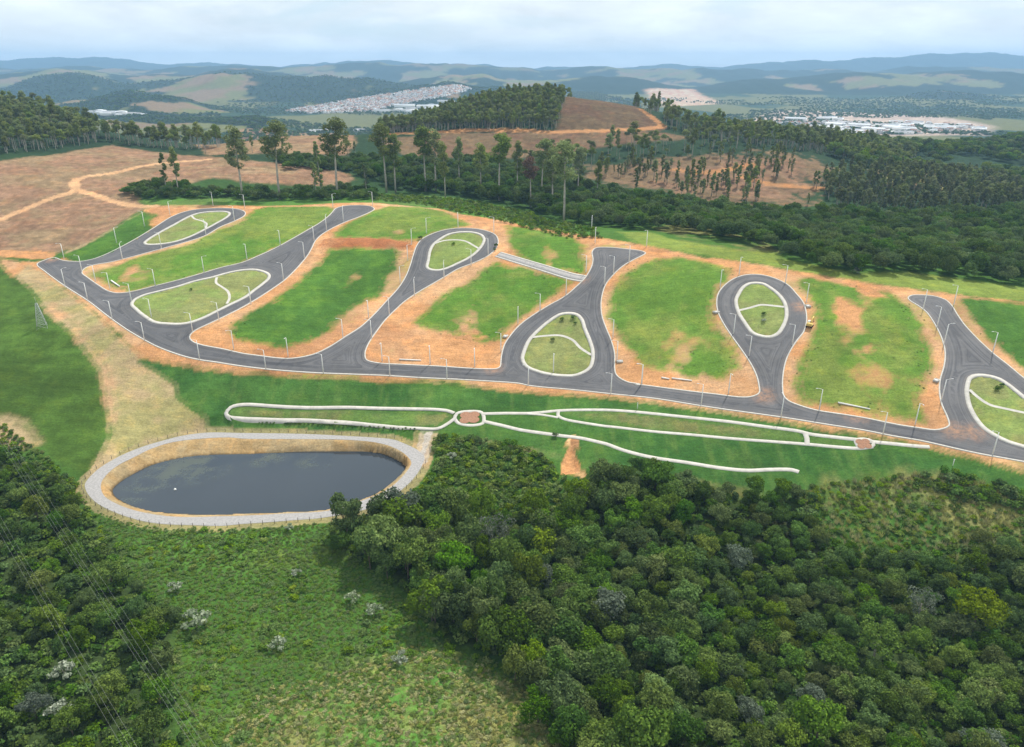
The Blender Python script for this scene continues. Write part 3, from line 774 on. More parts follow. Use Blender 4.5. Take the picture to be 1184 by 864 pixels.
    gw = wz & (edge > -.9) & (np.abs(grass - C['weeds']).sum(1) < 1e-6)
    grass[gw] = C['green'] * 1.1
    # islands
    for p in ISL:
        s = sdf(p, X, Y, 5)
        w = s < 0
        mixv = sstep(-.3, .4, nA + nB)
        base[w] = (C['island'][None] * (1 - .28 * mixv[:, None]) + (C['green'] * 1.6)[None] * .28 * mixv[:, None])[w]
        edge[w] = -1; bumpy[w] = .03
    # pond banks
    so = sdf(PATH_OUT, X, Y, 14); sr = sdf(RIM, X, Y, 14)
    w = sr < .5
    tc = C['tan'][None] * (1 - .5 * sstep(-.2, .4, nA)[:, None]) + (C['tanl'] * np.array((.8, .62, .45)))[None] * .5 * sstep(-.2, .4, nA)[:, None]
    sw0 = sdf(WATER, X, Y, 14); tc = tc * (1 - .62 * sstep(1.1, .2, sw0 + .5 * nA))[:, None]
    base[w] = tc[w]; bumpy[w] = .05
    w2 = (so < 2.2) & (sr > 0)
    base[w2] = base[w2] * .4 + C['tan'] * .6; bumpy[so < 3] = .04
    ramp = wp(('N', [(990, 98), (1140, 90), (1080, 215), (1050, 300), (985, 215)]))
    paint(ramp, C['dirt2'] * .9, .6, .6, C['tanl'] * .8)
    paint(wp(('N', [(1030, 88), (1108, 86), (1062, 205), (1040, 270), (1000, 225)])), (.34, .315, .29), .5, .4, (.38, .34, .29))
    paint(GULLY, C['tanl'] * np.array((1.3, 1.1, 1.05)), .4, 1.1, C['dirt'])
    paint(wp(('X', [(663, 508), (666, 508), (667, 516), (666, 526), (671, 534), (669, 538), (662, 528), (662, 516)])), C['dirtd'] * .8, .5, .6)
    # dirt tracks
    for pl, wd, c in (
        (('A', [(-300, 330), (0, 212), (150, 150), (250, 110), (330, 85), (345, 62), (332, 42), (380, 20), (520, 0), (640, -30), (800, -50), (950, -60)]), 2.6, C['dirt2']),
        (('A', [(345, 78), (430, 100), (520, 130), (620, 150), (700, 152)]), 2.4, C['dirt2']),
        (('A', [(300, 362), (400, 320), (520, 255), (640, 185)]), 1.2, C['tan']),
        (('X', [(-200, 288), (0, 293), (55, 296)]), 4.0, C['dirt']),
        (('X', [(440, 156), (520, 152), (600, 151), (640, 153), (700, 151), (745, 149), (766, 146)]), 4.5, C['dirt'] * .85),
        (('X', [(766, 146), (752, 134), (740, 126)]), 3.5, C['dirt'] * .7),
        (('X', [(860, 205), (890, 213), (950, 218)]), 4.5, C['dirt'] * .8),
        (('X', [(780, 196), (810, 200), (870, 190)]), 4, C['dirt'] * .75)):
        ln = smooth(world(pix(pl)), 4, closed=False)
        d = ldist(ln, X, Y, 14)
        lerp(base, c, sstep(wd + .8, wd - .8, d + nA * 1.2))
    # towns' bare ground far right
    tp = np.array([(840, 146), (900, 128), (1010, 131), (1090, 136), (1150, 146), (1140, 157), (1000, 158), (880, 152)], float)
    x1, y1 = px_at_z(tp[:, 0], tp[:, 1], PLAIN)
    paint(np.stack([x1, y1], 1), (.30, .24, .20), 30, 30, (.42, .34, .28))
    tp = np.array([(745, 112), (800, 110), (840, 120), (770, 124)], float)
    x1, y1 = px_at_z(tp[:, 0], tp[:, 1], PLAIN)
    paint(np.stack([x1, y1], 1), (.38, .22, .15), 30, 30, (.42, .36, .26))
    for ln, wd in PATHS_W:
        bumpy *= .12 + .88 * sstep(1.0, 4.5, ldist(ln, X, Y, 8))
    # micro relief
    Z = Z + bumpy * (fbm(X / 2.6, Y / 2.6, 91, 3)) + np.where(Y > 450, np.minimum(.8, (Y - 450) / 400), 0) * fbm(X / 22, Y / 22, 92, 3) * (bumpy > .2)
    # beds for the road and paths
    s = sdf(ROAD, X, Y, 6); Z = Z - .45 * sstep(-.2, -1.6, s)
    for p in ISL:
        s = sdf(p, X, Y, 6); Z = Z + (.45 + .12) * sstep(-.6, -1.8, s)
    for ln, wd in PATHS_W:
        d = ldist(ln, X, Y, 8); Z = Z - (.16 if ln is PATHS_W[0][0] else .05) * sstep(wd * .5 + .8, wd * .5 - .2, d)
    ring = np.maximum(so, -sr); Z = Z - .12 * sstep(.2, -.8, ring)
    s = sdf(GULLY, X, Y, 6); Z = Z - 1.6 * sstep(.5, -2.5, s) * (1 + .6 * nA)
    s = sdf(CUT, X, Y, 6); Z = Z + .9 * sstep(.3, -2.0, s) * (1 + .5 * nA)
    nr, nc = Xg.shape
    idx = np.arange(n).reshape(nr, nc)
    q = np.stack([idx[:-1, :-1], idx[:-1, 1:], idx[1:, 1:], idx[1:, :-1]], -1).reshape(-1, 4)
    me = mesh_np('ground', np.stack([X, Y, Z], 1), q, M['ground'],
                 dict(base=('FLOAT_COLOR', 'POINT', base), grass=('FLOAT_COLOR', 'POINT', grass), edge=('FLOAT', 'POINT', edge), rough=('FLOAT', 'POINT', bumpy)), True)
    obj('ground', me, kind='structure')

# woods regions (pixel polygons of their ground)
WOOD_R = [(368, 626), (392, 606), (420, 604), (470, 600), (560, 606), (640, 604), (664, 556), (712, 546), (790, 563), (850, 574), (905, 572), (940, 576), (955, 630), (1010, 652), (1080, 645), (1130, 628), (1184, 640), (1330, 640), (1700, 680), (1700, 960), (700, 960), (660, 900), (632, 830), (570, 760), (505, 742), (480, 700), (425, 655)]
WOOD_L = [(-480, 480), (-120, 500), (20, 520), (75, 556), (105, 610), (130, 650), (205, 715), (195, 790), (215, 870), (215, 960), (-480, 960)]
WOODS_FLOOR = [world(WOOD_R), world(WOOD_L)]

build_ground()

# ------------------------------------------------------------------ sheets
def sheet(name, outer, holes, spacing, zoff, mat, zfun=None, attr=None, minsd=.6, **props):
    pts = [outer] + list(holes)
    lo = outer.min(0); hi = outer.max(0)
    gx, gy = np.meshgrid(np.arange(lo[0], hi[0], spacing), np.arange(lo[1], hi[1], spacing))
    gx = gx.ravel() + (RNG.random(gx.size) - .5) * .2; gy = gy.ravel() + (RNG.random(gy.size) - .5) * .2
    def sd(x, y):
        s = sdf(outer, x, y, 1e4)
        for h in holes: s = np.maximum(s, -sdf(h, x, y, 1e4))
        return s
    m = sd(gx, gy) < -minsd
    V = []; E = []
    for p in pts:
        i = len(V)
        V += [tuple(v) for v in p]; k = len(p)
        E += [(i + j, i + (j + 1) % k) for j in range(k)]
    V += list(zip(gx[m], gy[m]))
    r = delaunay_2d_cdt([Vector(v) for v in V], E, [], 0, 1e-4)
    P = np.array([(v.x, v.y) for v in r[0]]); T = np.array(r[2])
    cen = P[T].mean(1)
    T = T[sd(cen[:, 0], cen[:, 1]) < 0]
    z = (gzs(P) if zfun is None else zfun(P)) + zoff
    at_ = {}
    if attr:
        at_ = attr(P, sd)
    me = mesh_np(name, np.column_stack([P, z]), None, mat, at_, True, None, T)
    return obj(name, me, **props)

STAINS = [cast([px], [py])[0][:2] for px, py in ((883, 457), (1103, 498), (570, 425), (370, 410), (425, 418), (60, 300), (990, 480), (575, 300), (672, 322), (645, 300), (927, 355), (1125, 500))]
def road_attr(P, sd):
    e = -sd(P[:, 0], P[:, 1])
    s = np.zeros(len(P))
    for c in STAINS[:3] + STAINS[5:]:
        s = np.maximum(s, sstep(6.5, .5, np.hypot(P[:, 0] - c[0], P[:, 1] - c[1])))
    return dict(edge_dist=('FLOAT', 'POINT', e), stain=('FLOAT', 'POINT', s))
sheet('road', ROAD, [inset(p, .3) for p in ISL], 1.6, .03, M['asphalt'], attr=road_attr, kind='structure')

def sweep_ring(name, loop, w0, w1, ztop, zbot, mat, closed=True, zf=None, parent=None, **props):
    """a band from offset w0 to w1 (to the left of the loop) with skirts"""
    a = inset(loop, w0); b = inset(loop, w1)
    za = gzs(a) if zf is None else zf(a); zb = gzs(b) if zf is None else zf(b)
    n = len(loop)
    V = np.concatenate([np.column_stack([a, za + zbot]), np.column_stack([a, za + ztop]), np.column_stack([b, zb + ztop]), np.column_stack([b, zb + zbot])])
    i = np.arange(n); j = (i + 1) % n
    Q = []
    for k in range(3):
        Q.append(np.stack([i + k * n, j + k * n, j + (k + 1) * n, i + (k + 1) * n], 1))
    me = mesh_np(name, V, np.concatenate(Q), mat, None, False)
    return obj(name, me, parent, **props)
sweep_ring('kerb', ROAD, 0.02, -.48, .17, -.3, M['kerb'], kind='structure')
for p, pp in zip(ISL, ISL_PATH_PX):
    sweep_ring('island_path', p, 0, 1.55, .15, -.3, M['path'], kind='structure')
    ln = smooth(world(pp), 1.0, closed=False)
    t = np.gradient(ln, axis=0); t /= np.linalg.norm(t, axis=1)[:, None]
    nn = np.stack([-t[:, 1], t[:, 0]], 1)
    V = []
    for o_ in (-.6, .6):
        q_ = ln + nn * o_; V.append(np.column_stack([q_, gzs(q_) + .142]))
    V = np.concatenate(V); n = len(ln); i = np.arange(n - 1)
    obj('island_footpath', mesh_np('island_footpath', V, np.stack([i, i + 1, i + 1 + n, i + n], 1), M['path']), kind='structure')
for k, (ln, wd) in enumerate(PATHS_W):
    t = np.gradient(ln, axis=0); t /= np.linalg.norm(t, axis=1)[:, None]
    nn = np.stack([-t[:, 1], t[:, 0]], 1)
    offs = (-wd / 2 - .02, -wd / 2, 0, wd / 2, wd / 2 + .02); up = .16 if k == 0 else .03
    V = []
    for j, o_ in enumerate(offs):
        q_ = ln + nn * o_; V.append(np.column_stack([q_, gzs(q_) + (up + .006 * k if 0 < j < 4 else -.04)]))
    n = len(ln); i = np.arange(n - 1)
    Q = np.concatenate([np.stack([i + j * n, i + 1 + j * n, i + 1 + (j + 1) * n, i + (j + 1) * n], 1) for j in range(4)])
    obj('park_path', mesh_np('park_path', np.concatenate(V), Q[:, ::-1], M['path']), kind='structure')
# pond
sheet('pond_path', PATH_OUT, [RIM], 1.5, 0, M['gravel'], zfun=lambda P: np.full(len(P), Z_RIM + .05), kind='structure')
def algae(P, sd):
    s = np.zeros(len(P))
    for (mx, my, r) in (('M', (760, 330), 16), ('M', (850, 300), 10), ('M', (640, 350), 12), ('M', (500, 430), 10), ('M', (395, 525), 5), ('N', (430, 270), 8), ('N', (120, 240), 10)):
        c = pix((mx, [my]))[0]; x, y = px_at_z(c[0], c[1], Z_W)
        s = np.maximum(s, sstep(r, r * .2, np.hypot((P[:, 0] - x) * .8, P[:, 1] - y)))
    return dict(algae=('FLOAT', 'POINT', s))
sheet('pond_water', inset(WATER, -.4), [], 3.0, 0, M['water'], zfun=lambda P: np.full(len(P), Z_W), attr=algae, kind='structure')
# flower shaped paved beds
for (cx, cy), r, lab in (((543, 483), 3.6, 'larger brown four-lobed paved bed in the white path crossing by the pond'), ((998.5, 513.5), 2.3, 'small brown paved bed in the narrow white path loop below the road')):
    x, y, z = at(cx, cy)
    th = np.linspace(0, 2 * np.pi, 48, endpoint=False)
    rr = r * (.66 + .36 * np.abs(np.cos(2 * th)) ** .8)
    poly = np.stack([x + rr * np.cos(th + .785) * 1.25, y + rr * np.sin(th + .78) * 1.05], 1)
    o = sheet('paved_bed', ccw(poly), [], 1.0, .16, M['paver'], minsd=.3)
    tag(o, lab, 'paved bed')

# ------------------------------------------------------------------ foliage
def cards(P, N, size, rng, jit=.6, aspect=.75):
    """leaf-clump quads at P with normals N"""
    n = len(P)
    N = N + rng.normal(0, jit, N.shape); N /= np.linalg.norm(N, axis=1)[:, None] + 1e-9
    r = rng.normal(0, 1, N.shape)
    T = np.cross(N, r); T /= np.linalg.norm(T, axis=1)[:, None] + 1e-9
    B = np.cross(N, T)
    s = size[:, None]
    k = rng.uniform(.65, 1.0, (n, 4))
    V = np.stack([P + (-T * k[:, 0:1] - B * aspect * .3) * s, P + (-B * aspect * k[:, 1:2] + T * .25) * s, P + (T * k[:, 2:3] + B * .2) * s + N * s * .12, P + (B * aspect * k[:, 3:4] - T * .2) * s], 1)
    return V.reshape(-1, 3), np.arange(4 * n).reshape(-1, 4)
def crown_mesh(name, seed, R_=5.0, Hc=6.0, zb=4.0, lobes=12, per=250, leaf=.36, mat=None, flat=.85, spread=.80, lobe_r=(.24, .46)):
    rng = np.random.default_rng(seed)
    Pa, Na, La = [], [], []
    cs = []
    for i in range(lobes):
        for _ in range(30):
            th = rng.uniform(0, 2 * np.pi); rr = R_ * spread * math.sqrt(rng.uniform(0, 1))
            hz = zb + Hc * (.12 + .68 * rng.uniform() + .25 * (1 - (rr / (R_ * spread)) ** 2) * .8)
            c = np.array([rr * math.cos(th), rr * math.sin(th), min(hz, zb + Hc * .85)])
            lr = R_ * rng.uniform(*lobe_r)
            if all(np.linalg.norm(c - d) > .62 * (lr + q) * .8 for d, q in cs): break
        cs.append((c, lr))
    for c, lr in cs:
        m = int(per * (lr / (R_ * .38)) ** 2)
        d = rng.normal(0, 1, (m, 3)); d[:, 2] += .25; d /= np.linalg.norm(d, axis=1)[:, None]
        sh = lr * (1 - .28 * rng.uniform(0, 1, m) ** 2) * (1 + .26 * np.sin(d[:, 0] * 7 + seed) * np.cos(d[:, 1] * 6 + d[:, 2] * 5))
        p = c + d * sh[:, None] * np.array([1, 1, flat])
        ok = np.ones(m, bool)
        for c2, l2 in cs:
            if c2 is c: continue
            ok &= (np.linalg.norm((p - c2) / np.array([1, 1, flat]), axis=1) > l2 * .72)
        ok &= p[:, 2] > zb * .45
        Pa.append(p[ok]); Na.append(d[ok]); La.append(np.clip(rng.normal(.45, .26, ok.sum()) + rng.normal(0, .10), 0, 1))
    P = np.concatenate(Pa); N = np.concatenate(Na); Lf = np.concatenate(La)
    sz = rng.uniform(.65, 1.35, len(P)) * leaf
    V, Q = cards(P, N, sz, rng)
    me = mesh_np(name, V, Q, mat or L['mid'], dict(leaf=('FLOAT', 'FACE', Lf)))
    return me, cs
def limbs_mesh(name, cs, zb, rt, mat, seed, top=None):
    rng = np.random.default_rng(seed + 99)
    b = MB()
    ht = zb + 1.5 if top is None else top
    k = rng.uniform(-.3, .3, 2)
    b.tube([(0, 0, -.6), (k[0] * .3, k[1] * .3, ht * .35), (k[0], k[1], ht * .7), (k[0] * 1.4, k[1] * 1.2, ht)], [rt * 1.25, rt, rt * .8, rt * .55], 7)
    for c, lr in cs[:7]:
        s = np.array([k[0] * .9, k[1] * .9, ht * rng.uniform(.55, .85)])
        mid = (s + c) / 2 + np.array([0, 0, -.4])
        b.tube([s, mid, c], [rt * .45, rt * .3, rt * .12], 5, caps=False)
    return b.mesh(name, mat, True)

# broadleaf variants (about 10 m across, 11 m tall)
BROAD = []
for s in range(9):
    kw = [dict(R_=5.2, Hc=5.6, zb=4.2, lobes=13), dict(R_=4.6, Hc=7, zb=4.0, lobes=14), dict(R_=5.6, Hc=4.8, zb=5, lobes=15, flat=.7), dict(R_=4.8, Hc=6, zb=3.6, lobes=11, lobe_r=(.34, .52)),
          dict(R_=4.3, Hc=7.8, zb=3.5, lobes=14), dict(R_=5.0, Hc=5.5, zb=4.5, lobes=17, lobe_r=(.24, .38)), dict(R_=4.8, Hc=6.4, zb=3.2, lobes=10, lobe_r=(.34, .5)), dict(R_=5.3, Hc=6, zb=4, lobes=18, lobe_r=(.22, .36)), dict(R_=4.2, Hc=7, zb=3, lobes=12, lobe_r=(.3, .48))][s]
    me, cs = crown_mesh('crown', 100 + s, mat=L['mid'], **kw)
    BROAD.append((me, limbs_mesh('trunk', cs, kw['zb'], .22, M['bark'], s)))
# wide open crown for the special trees
me, cs = crown_mesh('crown', 151, R_=6, Hc=4.2, zb=6, lobes=16, per=300, lobe_r=(.2, .31), flat=.6, spread=.75, mat=L['bright'])
OPEN = (me, limbs_mesh('trunk', cs, 6, .26, M['bark_pale'], 51))
me, cs = crown_mesh('crown', 152, R_=5.2, Hc=8, zb=3.5, lobes=20, per=150, leaf=.28, lobe_r=(.18, .30), flat=1.0, spread=.7, mat=L['bluegrey'])
BARE = (me, limbs_mesh('trunk', cs, 5, .22, M['bark_pale'], 52))
me, cs = crown_mesh('crown', 153, R_=3.2, Hc=2.4, zb=1.8, lobes=12, per=70, leaf=.42, lobe_r=(.2, .32), flat=.5, spread=.85, mat=L['pale'])
SILVER = (me, limbs_mesh('trunk', cs, 2, .1, M['bark_pale'], 53))

def euc_parts(seed, H_=30.0, cb=.5, w=3.4):
    """tall eucalyptus: pale bare trunk, ragged crown in tiers on the upper part"""
    rng = np.random.default_rng(seed)
    lean = rng.uniform(-.6, .6, 2)
    b = MB()
    tp = lambda f: np.array([lean[0] * f * f * 2, lean[1] * f * f * 2, H_ * f])
    b.tube([tp(f) - (np.array([0, 0, .8]) if f == 0 else 0) for f in (0, .25, .5, .75, .97)], [.42, .34, .26, .16, .06], 7)
    Pa, Na, La = [], [], []
    for i in range(26):
        f = cb + (1 - cb) * (i / 25) ** .9
        tt = (f - cb) / (1 - cb); prof = (1 - .75 * tt ** 3) * min(1, .45 + tt * 2)
        rad = w * max(prof, .25) * rng.uniform(.35, .95)
        th = rng.uniform(0, 6.28)
        base_ = tp(f - .03); c = tp(f) + np.array([math.cos(th) * rad * .75, math.sin(th) * rad * .75, rng.uniform(-.6, .8)])
        b.tube([base_, (base_ + c) / 2 + [0, 0, .3], c], [.09, .06, .03], 4, caps=False)
        lr = w * rng.uniform(.26, .44)
        m = int(rng.uniform(90, 160))
        d = rng.normal(0, 1, (m, 3)); d /= np.linalg.norm(d, axis=1)[:, None]
        Pa.append(c + d * (lr * rng.uniform(.35, 1, m) ** .6)[:, None] * np.array([1, 1, .85])); Na.append(d); La.append(np.clip(rng.normal(.42, .27, m), 0, 1))
    P = np.concatenate(Pa)
    V, Q = cards(P, np.concatenate(Na), rng.uniform(.26, .58, len(P)), rng, .8, .6)
    return mesh_np('crown', V, Q, L['euc'], dict(leaf=('FLOAT', 'FACE', np.concatenate(La)))), b.mesh('trunk', M['bark_pale'], True)
EUC = [euc_parts(200 + i, 30, cb, w) for i, (cb, w) in enumerate(((.50, 5.0), (.58, 5.6), (.45, 4.2), (.64, 5.2), (.35, 3.4), (.22, 3.0)))]

def shrub_mesh(name, seed, R_=1.0, per=120, leaf=.2, mat=None):
    rng = np.random.default_rng(seed)
    P, N = [], []
    for i in range(5):
        th = rng.uniform(0, 6.28); rr = rng.uniform(0, .55) * R_
        c = np.array([math.cos(th) * rr, math.sin(th) * rr, R_ * rng.uniform(.25, .6)])
        d = rng.normal(0, 1, (per // 5, 3)); d[:, 2] = np.abs(d[:, 2]) + .1; d /= np.linalg.norm(d, axis=1)[:, None]
        P.append(c + d * R_ * rng.uniform(.35, .6)); N.append(d)
    P = np.concatenate(P); N = np.concatenate(N)
    V, Q = cards(P, N, rng.uniform(.6, 1.4, len(P)) * leaf, rng, .7)
    lf = np.clip(rng.normal(.45, .28, len(P)), 0, 1)
    return V, Q, lf
def tuft(seed, n=40, h=1.0):
    rng = np.random.default_rng(seed)
    a = rng.uniform(0, 6.28, n); r = rng.uniform(0, .5, n); hh = h * rng.uniform(.5, 1.1, n)
    b = np.stack([r * np.cos(a), r * np.sin(a), np.zeros(n)], 1)
    o = np.stack([np.cos(a + 1), np.sin(a + 1), np.zeros(n)], 1) * .07
    tip = b + np.stack([np.cos(a) * .5 * rng.uniform(.2, 1, n), np.sin(a) * .5 * rng.uniform(.2, 1, n), hh], 1)
    V = np.stack([b - o, b + o, tip + o * .3, tip - o * .3], 1).reshape(-1, 3)
    return V, np.arange(4 * n).reshape(-1, 4), np.clip(rng.normal(.5, .25, n), 0, 1)

# one object of countless plants: its own mesh holds the sources and the points
def stuff(name, sources, pts, scl, rot, mats, label, cat, pick=None):
    Vs, Qs, lf, var = [], [], [], []
    off = 0; fm = []
    for k, (V, Q, l, mi) in enumerate(sources):
        Vs.append(V); Qs.append(Q + off); lf.append(l); var.append(np.full(len(V), k)); off += len(V); fm.append(np.full(len(Q), mi))
    ns = off; npnt = len(pts)
    V = np.concatenate(Vs + [pts]); Q = np.concatenate(Qs)
    variant = np.concatenate(var + [np.full(npnt, -1)])
    if pick is None: pick = RNG.integers(0, len(sources), npnt)
    me = mesh_np(name, V, Q, mats, dict(leaf=('FLOAT', 'FACE', np.concatenate(lf)), variant=('FLOAT', 'POINT', variant),
                 scl=('FLOAT_VECTOR', 'POINT', np.concatenate([np.ones((ns, 3)), scl])), rot=('FLOAT_VECTOR', 'POINT', np.concatenate([np.zeros((ns, 3)), rot])),
                 pick=('FLOAT', 'POINT', np.concatenate([np.zeros(ns), pick]))), False, np.concatenate(fm))
    o = obj(name, me, kind='stuff', label=label, category=cat)
    ng = bpy.data.node_groups.new(name, 'GeometryNodeTree')
    ng.interface.new_socket('Geometry', in_out='INPUT', socket_type='NodeSocketGeometry'); ng.interface.new_socket('Geometry', in_out='OUTPUT', socket_type='NodeSocketGeometry')
    N = ng.nodes.new; LK = ng.links.new
    gi = N('NodeGroupInput'); go = N('NodeGroupOutput')
    def named(a, t='FLOAT'):
        nd = N('GeometryNodeInputNamedAttribute'); nd.data_type = t; nd.inputs['Name'].default_value = a
        return nd.outputs['Attribute']
    def sep(k):
        cmp_ = N('FunctionNodeCompare'); cmp_.data_type = 'FLOAT'; cmp_.operation = 'EQUAL'; cmp_.inputs['Epsilon'].default_value = .1
        LK(named('variant'), cmp_.inputs[0]); cmp_.inputs[1].default_value = k
        s = N('GeometryNodeSeparateGeometry'); s.domain = 'POINT'
        LK(gi.outputs[0], s.inputs['Geometry']); LK(cmp_.outputs[0], s.inputs['Selection'])
        return s.outputs['Selection']
    join = N('GeometryNodeJoinGeometry')
    for k in reversed(range(len(sources))):     # the join lists its links last to first
        g = N('GeometryNodeGeometryToInstance'); LK(sep(k), g.inputs[0]); LK(g.outputs[0], join.inputs[0])
    iop = N('GeometryNodeInstanceOnPoints')
    LK(sep(-1), iop.inputs['Points']); LK(join.outputs[0], iop.inputs['Instance'])
    iop.inputs['Pick Instance'].default_value = True
    LK(named('pick'), iop.inputs['Instance Index'])
    e2r = N('FunctionNodeEulerToRotation'); LK(named('rot', 'FLOAT_VECTOR'), e2r.inputs[0])
    LK(e2r.outputs[0], iop.inputs['Rotation']); LK(named('scl', 'FLOAT_VECTOR'), iop.inputs['Scale'])
    LK(iop.outputs[0], go.inputs[0])
    md = o.modifiers.new('scatter', 'NODES'); md.node_group = ng
    return o
def src(me, mi=0):
    n = len(me.vertices); V = np.zeros(n * 3, np.float32); me.vertices.foreach_get('co', V)
    Q = np.zeros(len(me.loops), np.int32); me.loops.foreach_get('vertex_index', Q)
    l = np.zeros(len(me.polygons), np.float32); me.attributes['leaf'].data.foreach_get('value', l)
    return V.reshape(-1, 3), Q.reshape(-1, 4), l, mi
def trunk_src(r, h, mi):
    b = MB().tube([(0, 0, -.8), (0, 0, h * .5), (.1, 0, h)], [r, r * .7, r * .35], 5, caps=False)
    return np.array(b.v, np.float32), np.array(b.q), np.full(len(b.q), .5)
def merge(a, b, mi=0):
    V = np.concatenate([a[0], b[0]]); Q = np.concatenate([a[1], b[1] + len(a[0])]); l = np.concatenate([a[2], b[2]])
    return V, Q, l

def scatter(poly, spacing, maxn=None, jitter=.48, seed=0, keep=None):
    """jittered grid points inside a world polygon"""
    rng = np.random.default_rng(seed)
    lo = poly.min(0); hi = poly.max(0)
    gx, gy = np.meshgrid(np.arange(lo[0], hi[0], spacing), np.arange(lo[1], hi[1], spacing * .9))
    gx[::2] += spacing / 2
    gx = (gx + rng.uniform(-jitter, jitter, gx.shape) * spacing).ravel(); gy = (gy + rng.uniform(-jitter, jitter, gy.shape) * spacing).ravel()
    m = sdf(poly, gx, gy, 1.0) < 0
    P = np.stack([gx[m], gy[m]], 1)
    if keep is not None: P = P[keep(P)]
    rng.shuffle(P)
    return P[:maxn] if maxn else P
def project(P3):
    P3 = np.asarray(P3, float)
    x = P3[:, 0]; y = P3[:, 1]; z = P3[:, 2] - CAM_H
    d = y * CP - z * SP; up = y * SP + z * CP
    return W / 2 + F * x / d, HH / 2 - F * up / d, d
def visible_px(P, mx=300, top=0):
    z = h0(P[:, 0], P[:, 1]); u, v, d = project(np.column_stack([P, z]))
    return (u > -mx) & (u < W + mx) & (v < HH + 120)

def set_mat(o, m):
    o.material_slots[0].link = 'OBJECT'; o.material_slots[0].material = m
WX = [1, 1]
def add_tree(name, parts, loc, s, rz, label, cat, group=None, leaf=None, bark=None, sz=1.0):
    t = thing(name, label, cat, loc, rz, group, (s * WX[0], s * WX[1], s * sz))
    tr = obj('trunk', parts[1], t); cr = obj('crown', parts[0], t)
    if leaf is not None: set_mat(cr, leaf)
    if bark is not None: set_mat(tr, bark)
    return t


# ------------------------------------------------------------------ special trees
SPECIAL = [  # px of the crown's middle, scale, parts, leaf, label
    (527, 660, 1.05, OPEN, 'bright', 'bright lime green tree with open crown at the left of the wood'),
    (573, 632, 1.15, BARE, 'bluegrey', 'dull grey tree with feathery crown beside the lime green tree'),
    (573, 690, .62, OPEN, 'bright', 'small lime green tree just below the dull grey tree'),
    (402, 603, 1.1, BROAD[4], 'dark', 'tall dark tree standing in front of the pond edge'),
    (743, 862, 1.25, BROAD[1], 'mid', 'rounded mid green tree standing alone at the bottom edge'),
    (688, 852, .85, BROAD[3], 'mid', 'smaller round green tree left of the lone one at the bottom edge'),
    (622, 818, .8, BROAD[6], 'mid', 'round green tree at the lower tip of the dry grass patch'),
    (943, 842, 1.05, BROAD[1], 'mid', 'ball-shaped light green tree near the bottom edge of the wood'),
    (1010, 745, 1.0, OPEN, 'mid', 'light green spreading tree in the middle of the right wood'),
    (1125, 712, 1.1, BROAD[2], 'scrub', 'broad bright green spreading tree near the right edge of the large wood'),
    (1060, 700, .9, BARE, 'grey', 'brownish grey half-bare tree in the right wood'),
    (645, 700, .5, BARE, 'pale', 'small pale leafless tree in the middle of the wood'),
]
taken = []
for px, py, s, parts, lf, lab in SPECIAL:
    x, y, z = at(px, py + 18)
    taken.append((x, y, s * 4.6))
    add_tree('broadleaf_tree', parts, (x, y, z), s, random.uniform(0, 6.28), lab, 'tree', None, L[lf], None, 1.22 if py < 700 else 1.0)
# silver-leaved shrubs in the meadow
for i, (px, py, s, lab) in enumerate([(228, 722, 1.15, 'largest silver-leaved bush in the meadow below the pond'), (322, 747, .75, 'silver-leaved bush below the largest one in the meadow'), (408, 693, .7, 'silver-leaved bush near the wood edge, upper of two'),
        (433, 707, .75, 'silver-leaved bush near the wood edge, lower of two'), (463, 763, .7, 'silver-leaved bush by the dry grass patch'), (203, 680, .65, 'small silver bush above the largest one'), (75, 780, .9, 'silver-leaved bush in the left wood, upper of two'),
        (70, 828, .9, 'silver-leaved bush in the left wood, lower of two'), (343, 662, .5, 'tiny silver bush halfway below the pond'), (335, 610, .5, 'tiny silver bush beside the pond fence'), (523, 527, .6, 'faint silver bush in the scrub beside the ramp')]):
    x, y, z = at(px, py + 4)
    taken.append((x, y, s * 2.5))
    t = thing('silver_bush', lab, 'bush', (x, y, z), i * 1.3, 'silver-leaved bushes in the meadow', s)
    obj('stem', SILVER[1], t); obj('crown', SILVER[0], t)

# ------------------------------------------------------------------ the near woods
P1 = scatter(WOODS_FLOOR[0], 5.3, seed=3)
P2 = scatter(WOODS_FLOOR[1], 7.6, seed=4)
_g = GULLY.mean(0); taken += [(_g[0], _g[1] - k_, 6.5) for k_ in (0, 6, 12, 18)]
def clear_of(P, extra=0):
    m = np.ones(len(P), bool)
    for x, y, r in taken: m &= np.hypot(P[:, 0] - x, P[:, 1] - y) > r + extra
    return m & (sdf(PATH_OUT, P[:, 0], P[:, 1], 20) > 5)
lists = []; far_side = []
for P, side in ((P1, 0), (P2, 1)):
    P = P[clear_of(P, 1.5)]
    u, v, d = project(np.column_stack([P, gzs(P) + 8]))
    for p, a, b, dd in zip(P, u, v, d):
        if not (-30 < a < W + 30 and b < HH + 30):
            if -330 < a < W + 480: far_side.append((p[0], p[1], random.uniform(.55, .95)))
        else:
            s = random.choice((random.uniform(.42, .7), random.uniform(.6, .85), random.uniform(.75, 1.02)))
            # the right-hand slope is scrubbier, left-of-centre stands taller
            if side == 0:
                if a < 620: s *= 1.12
                if a > 800:
                    s *= .74
                    if random.random() < .10: continue
            else:
                s *= .78
                if random.random() < .18: continue
            lists.append((s / dd, p, s, a, b, side))
lists.sort(key=lambda t: -t[0])
kinds = [('mid', 'mid green'), ('dark', 'dark green'), ('olive', 'olive green'), ('mid', 'mid green'), ('dark', 'dark green'), ('scrub', 'light green'), ('grey', 'grey green')]
kw_ = [.34, .24, .12, .12, .06, .09, .03]
rest = []
IND = 285
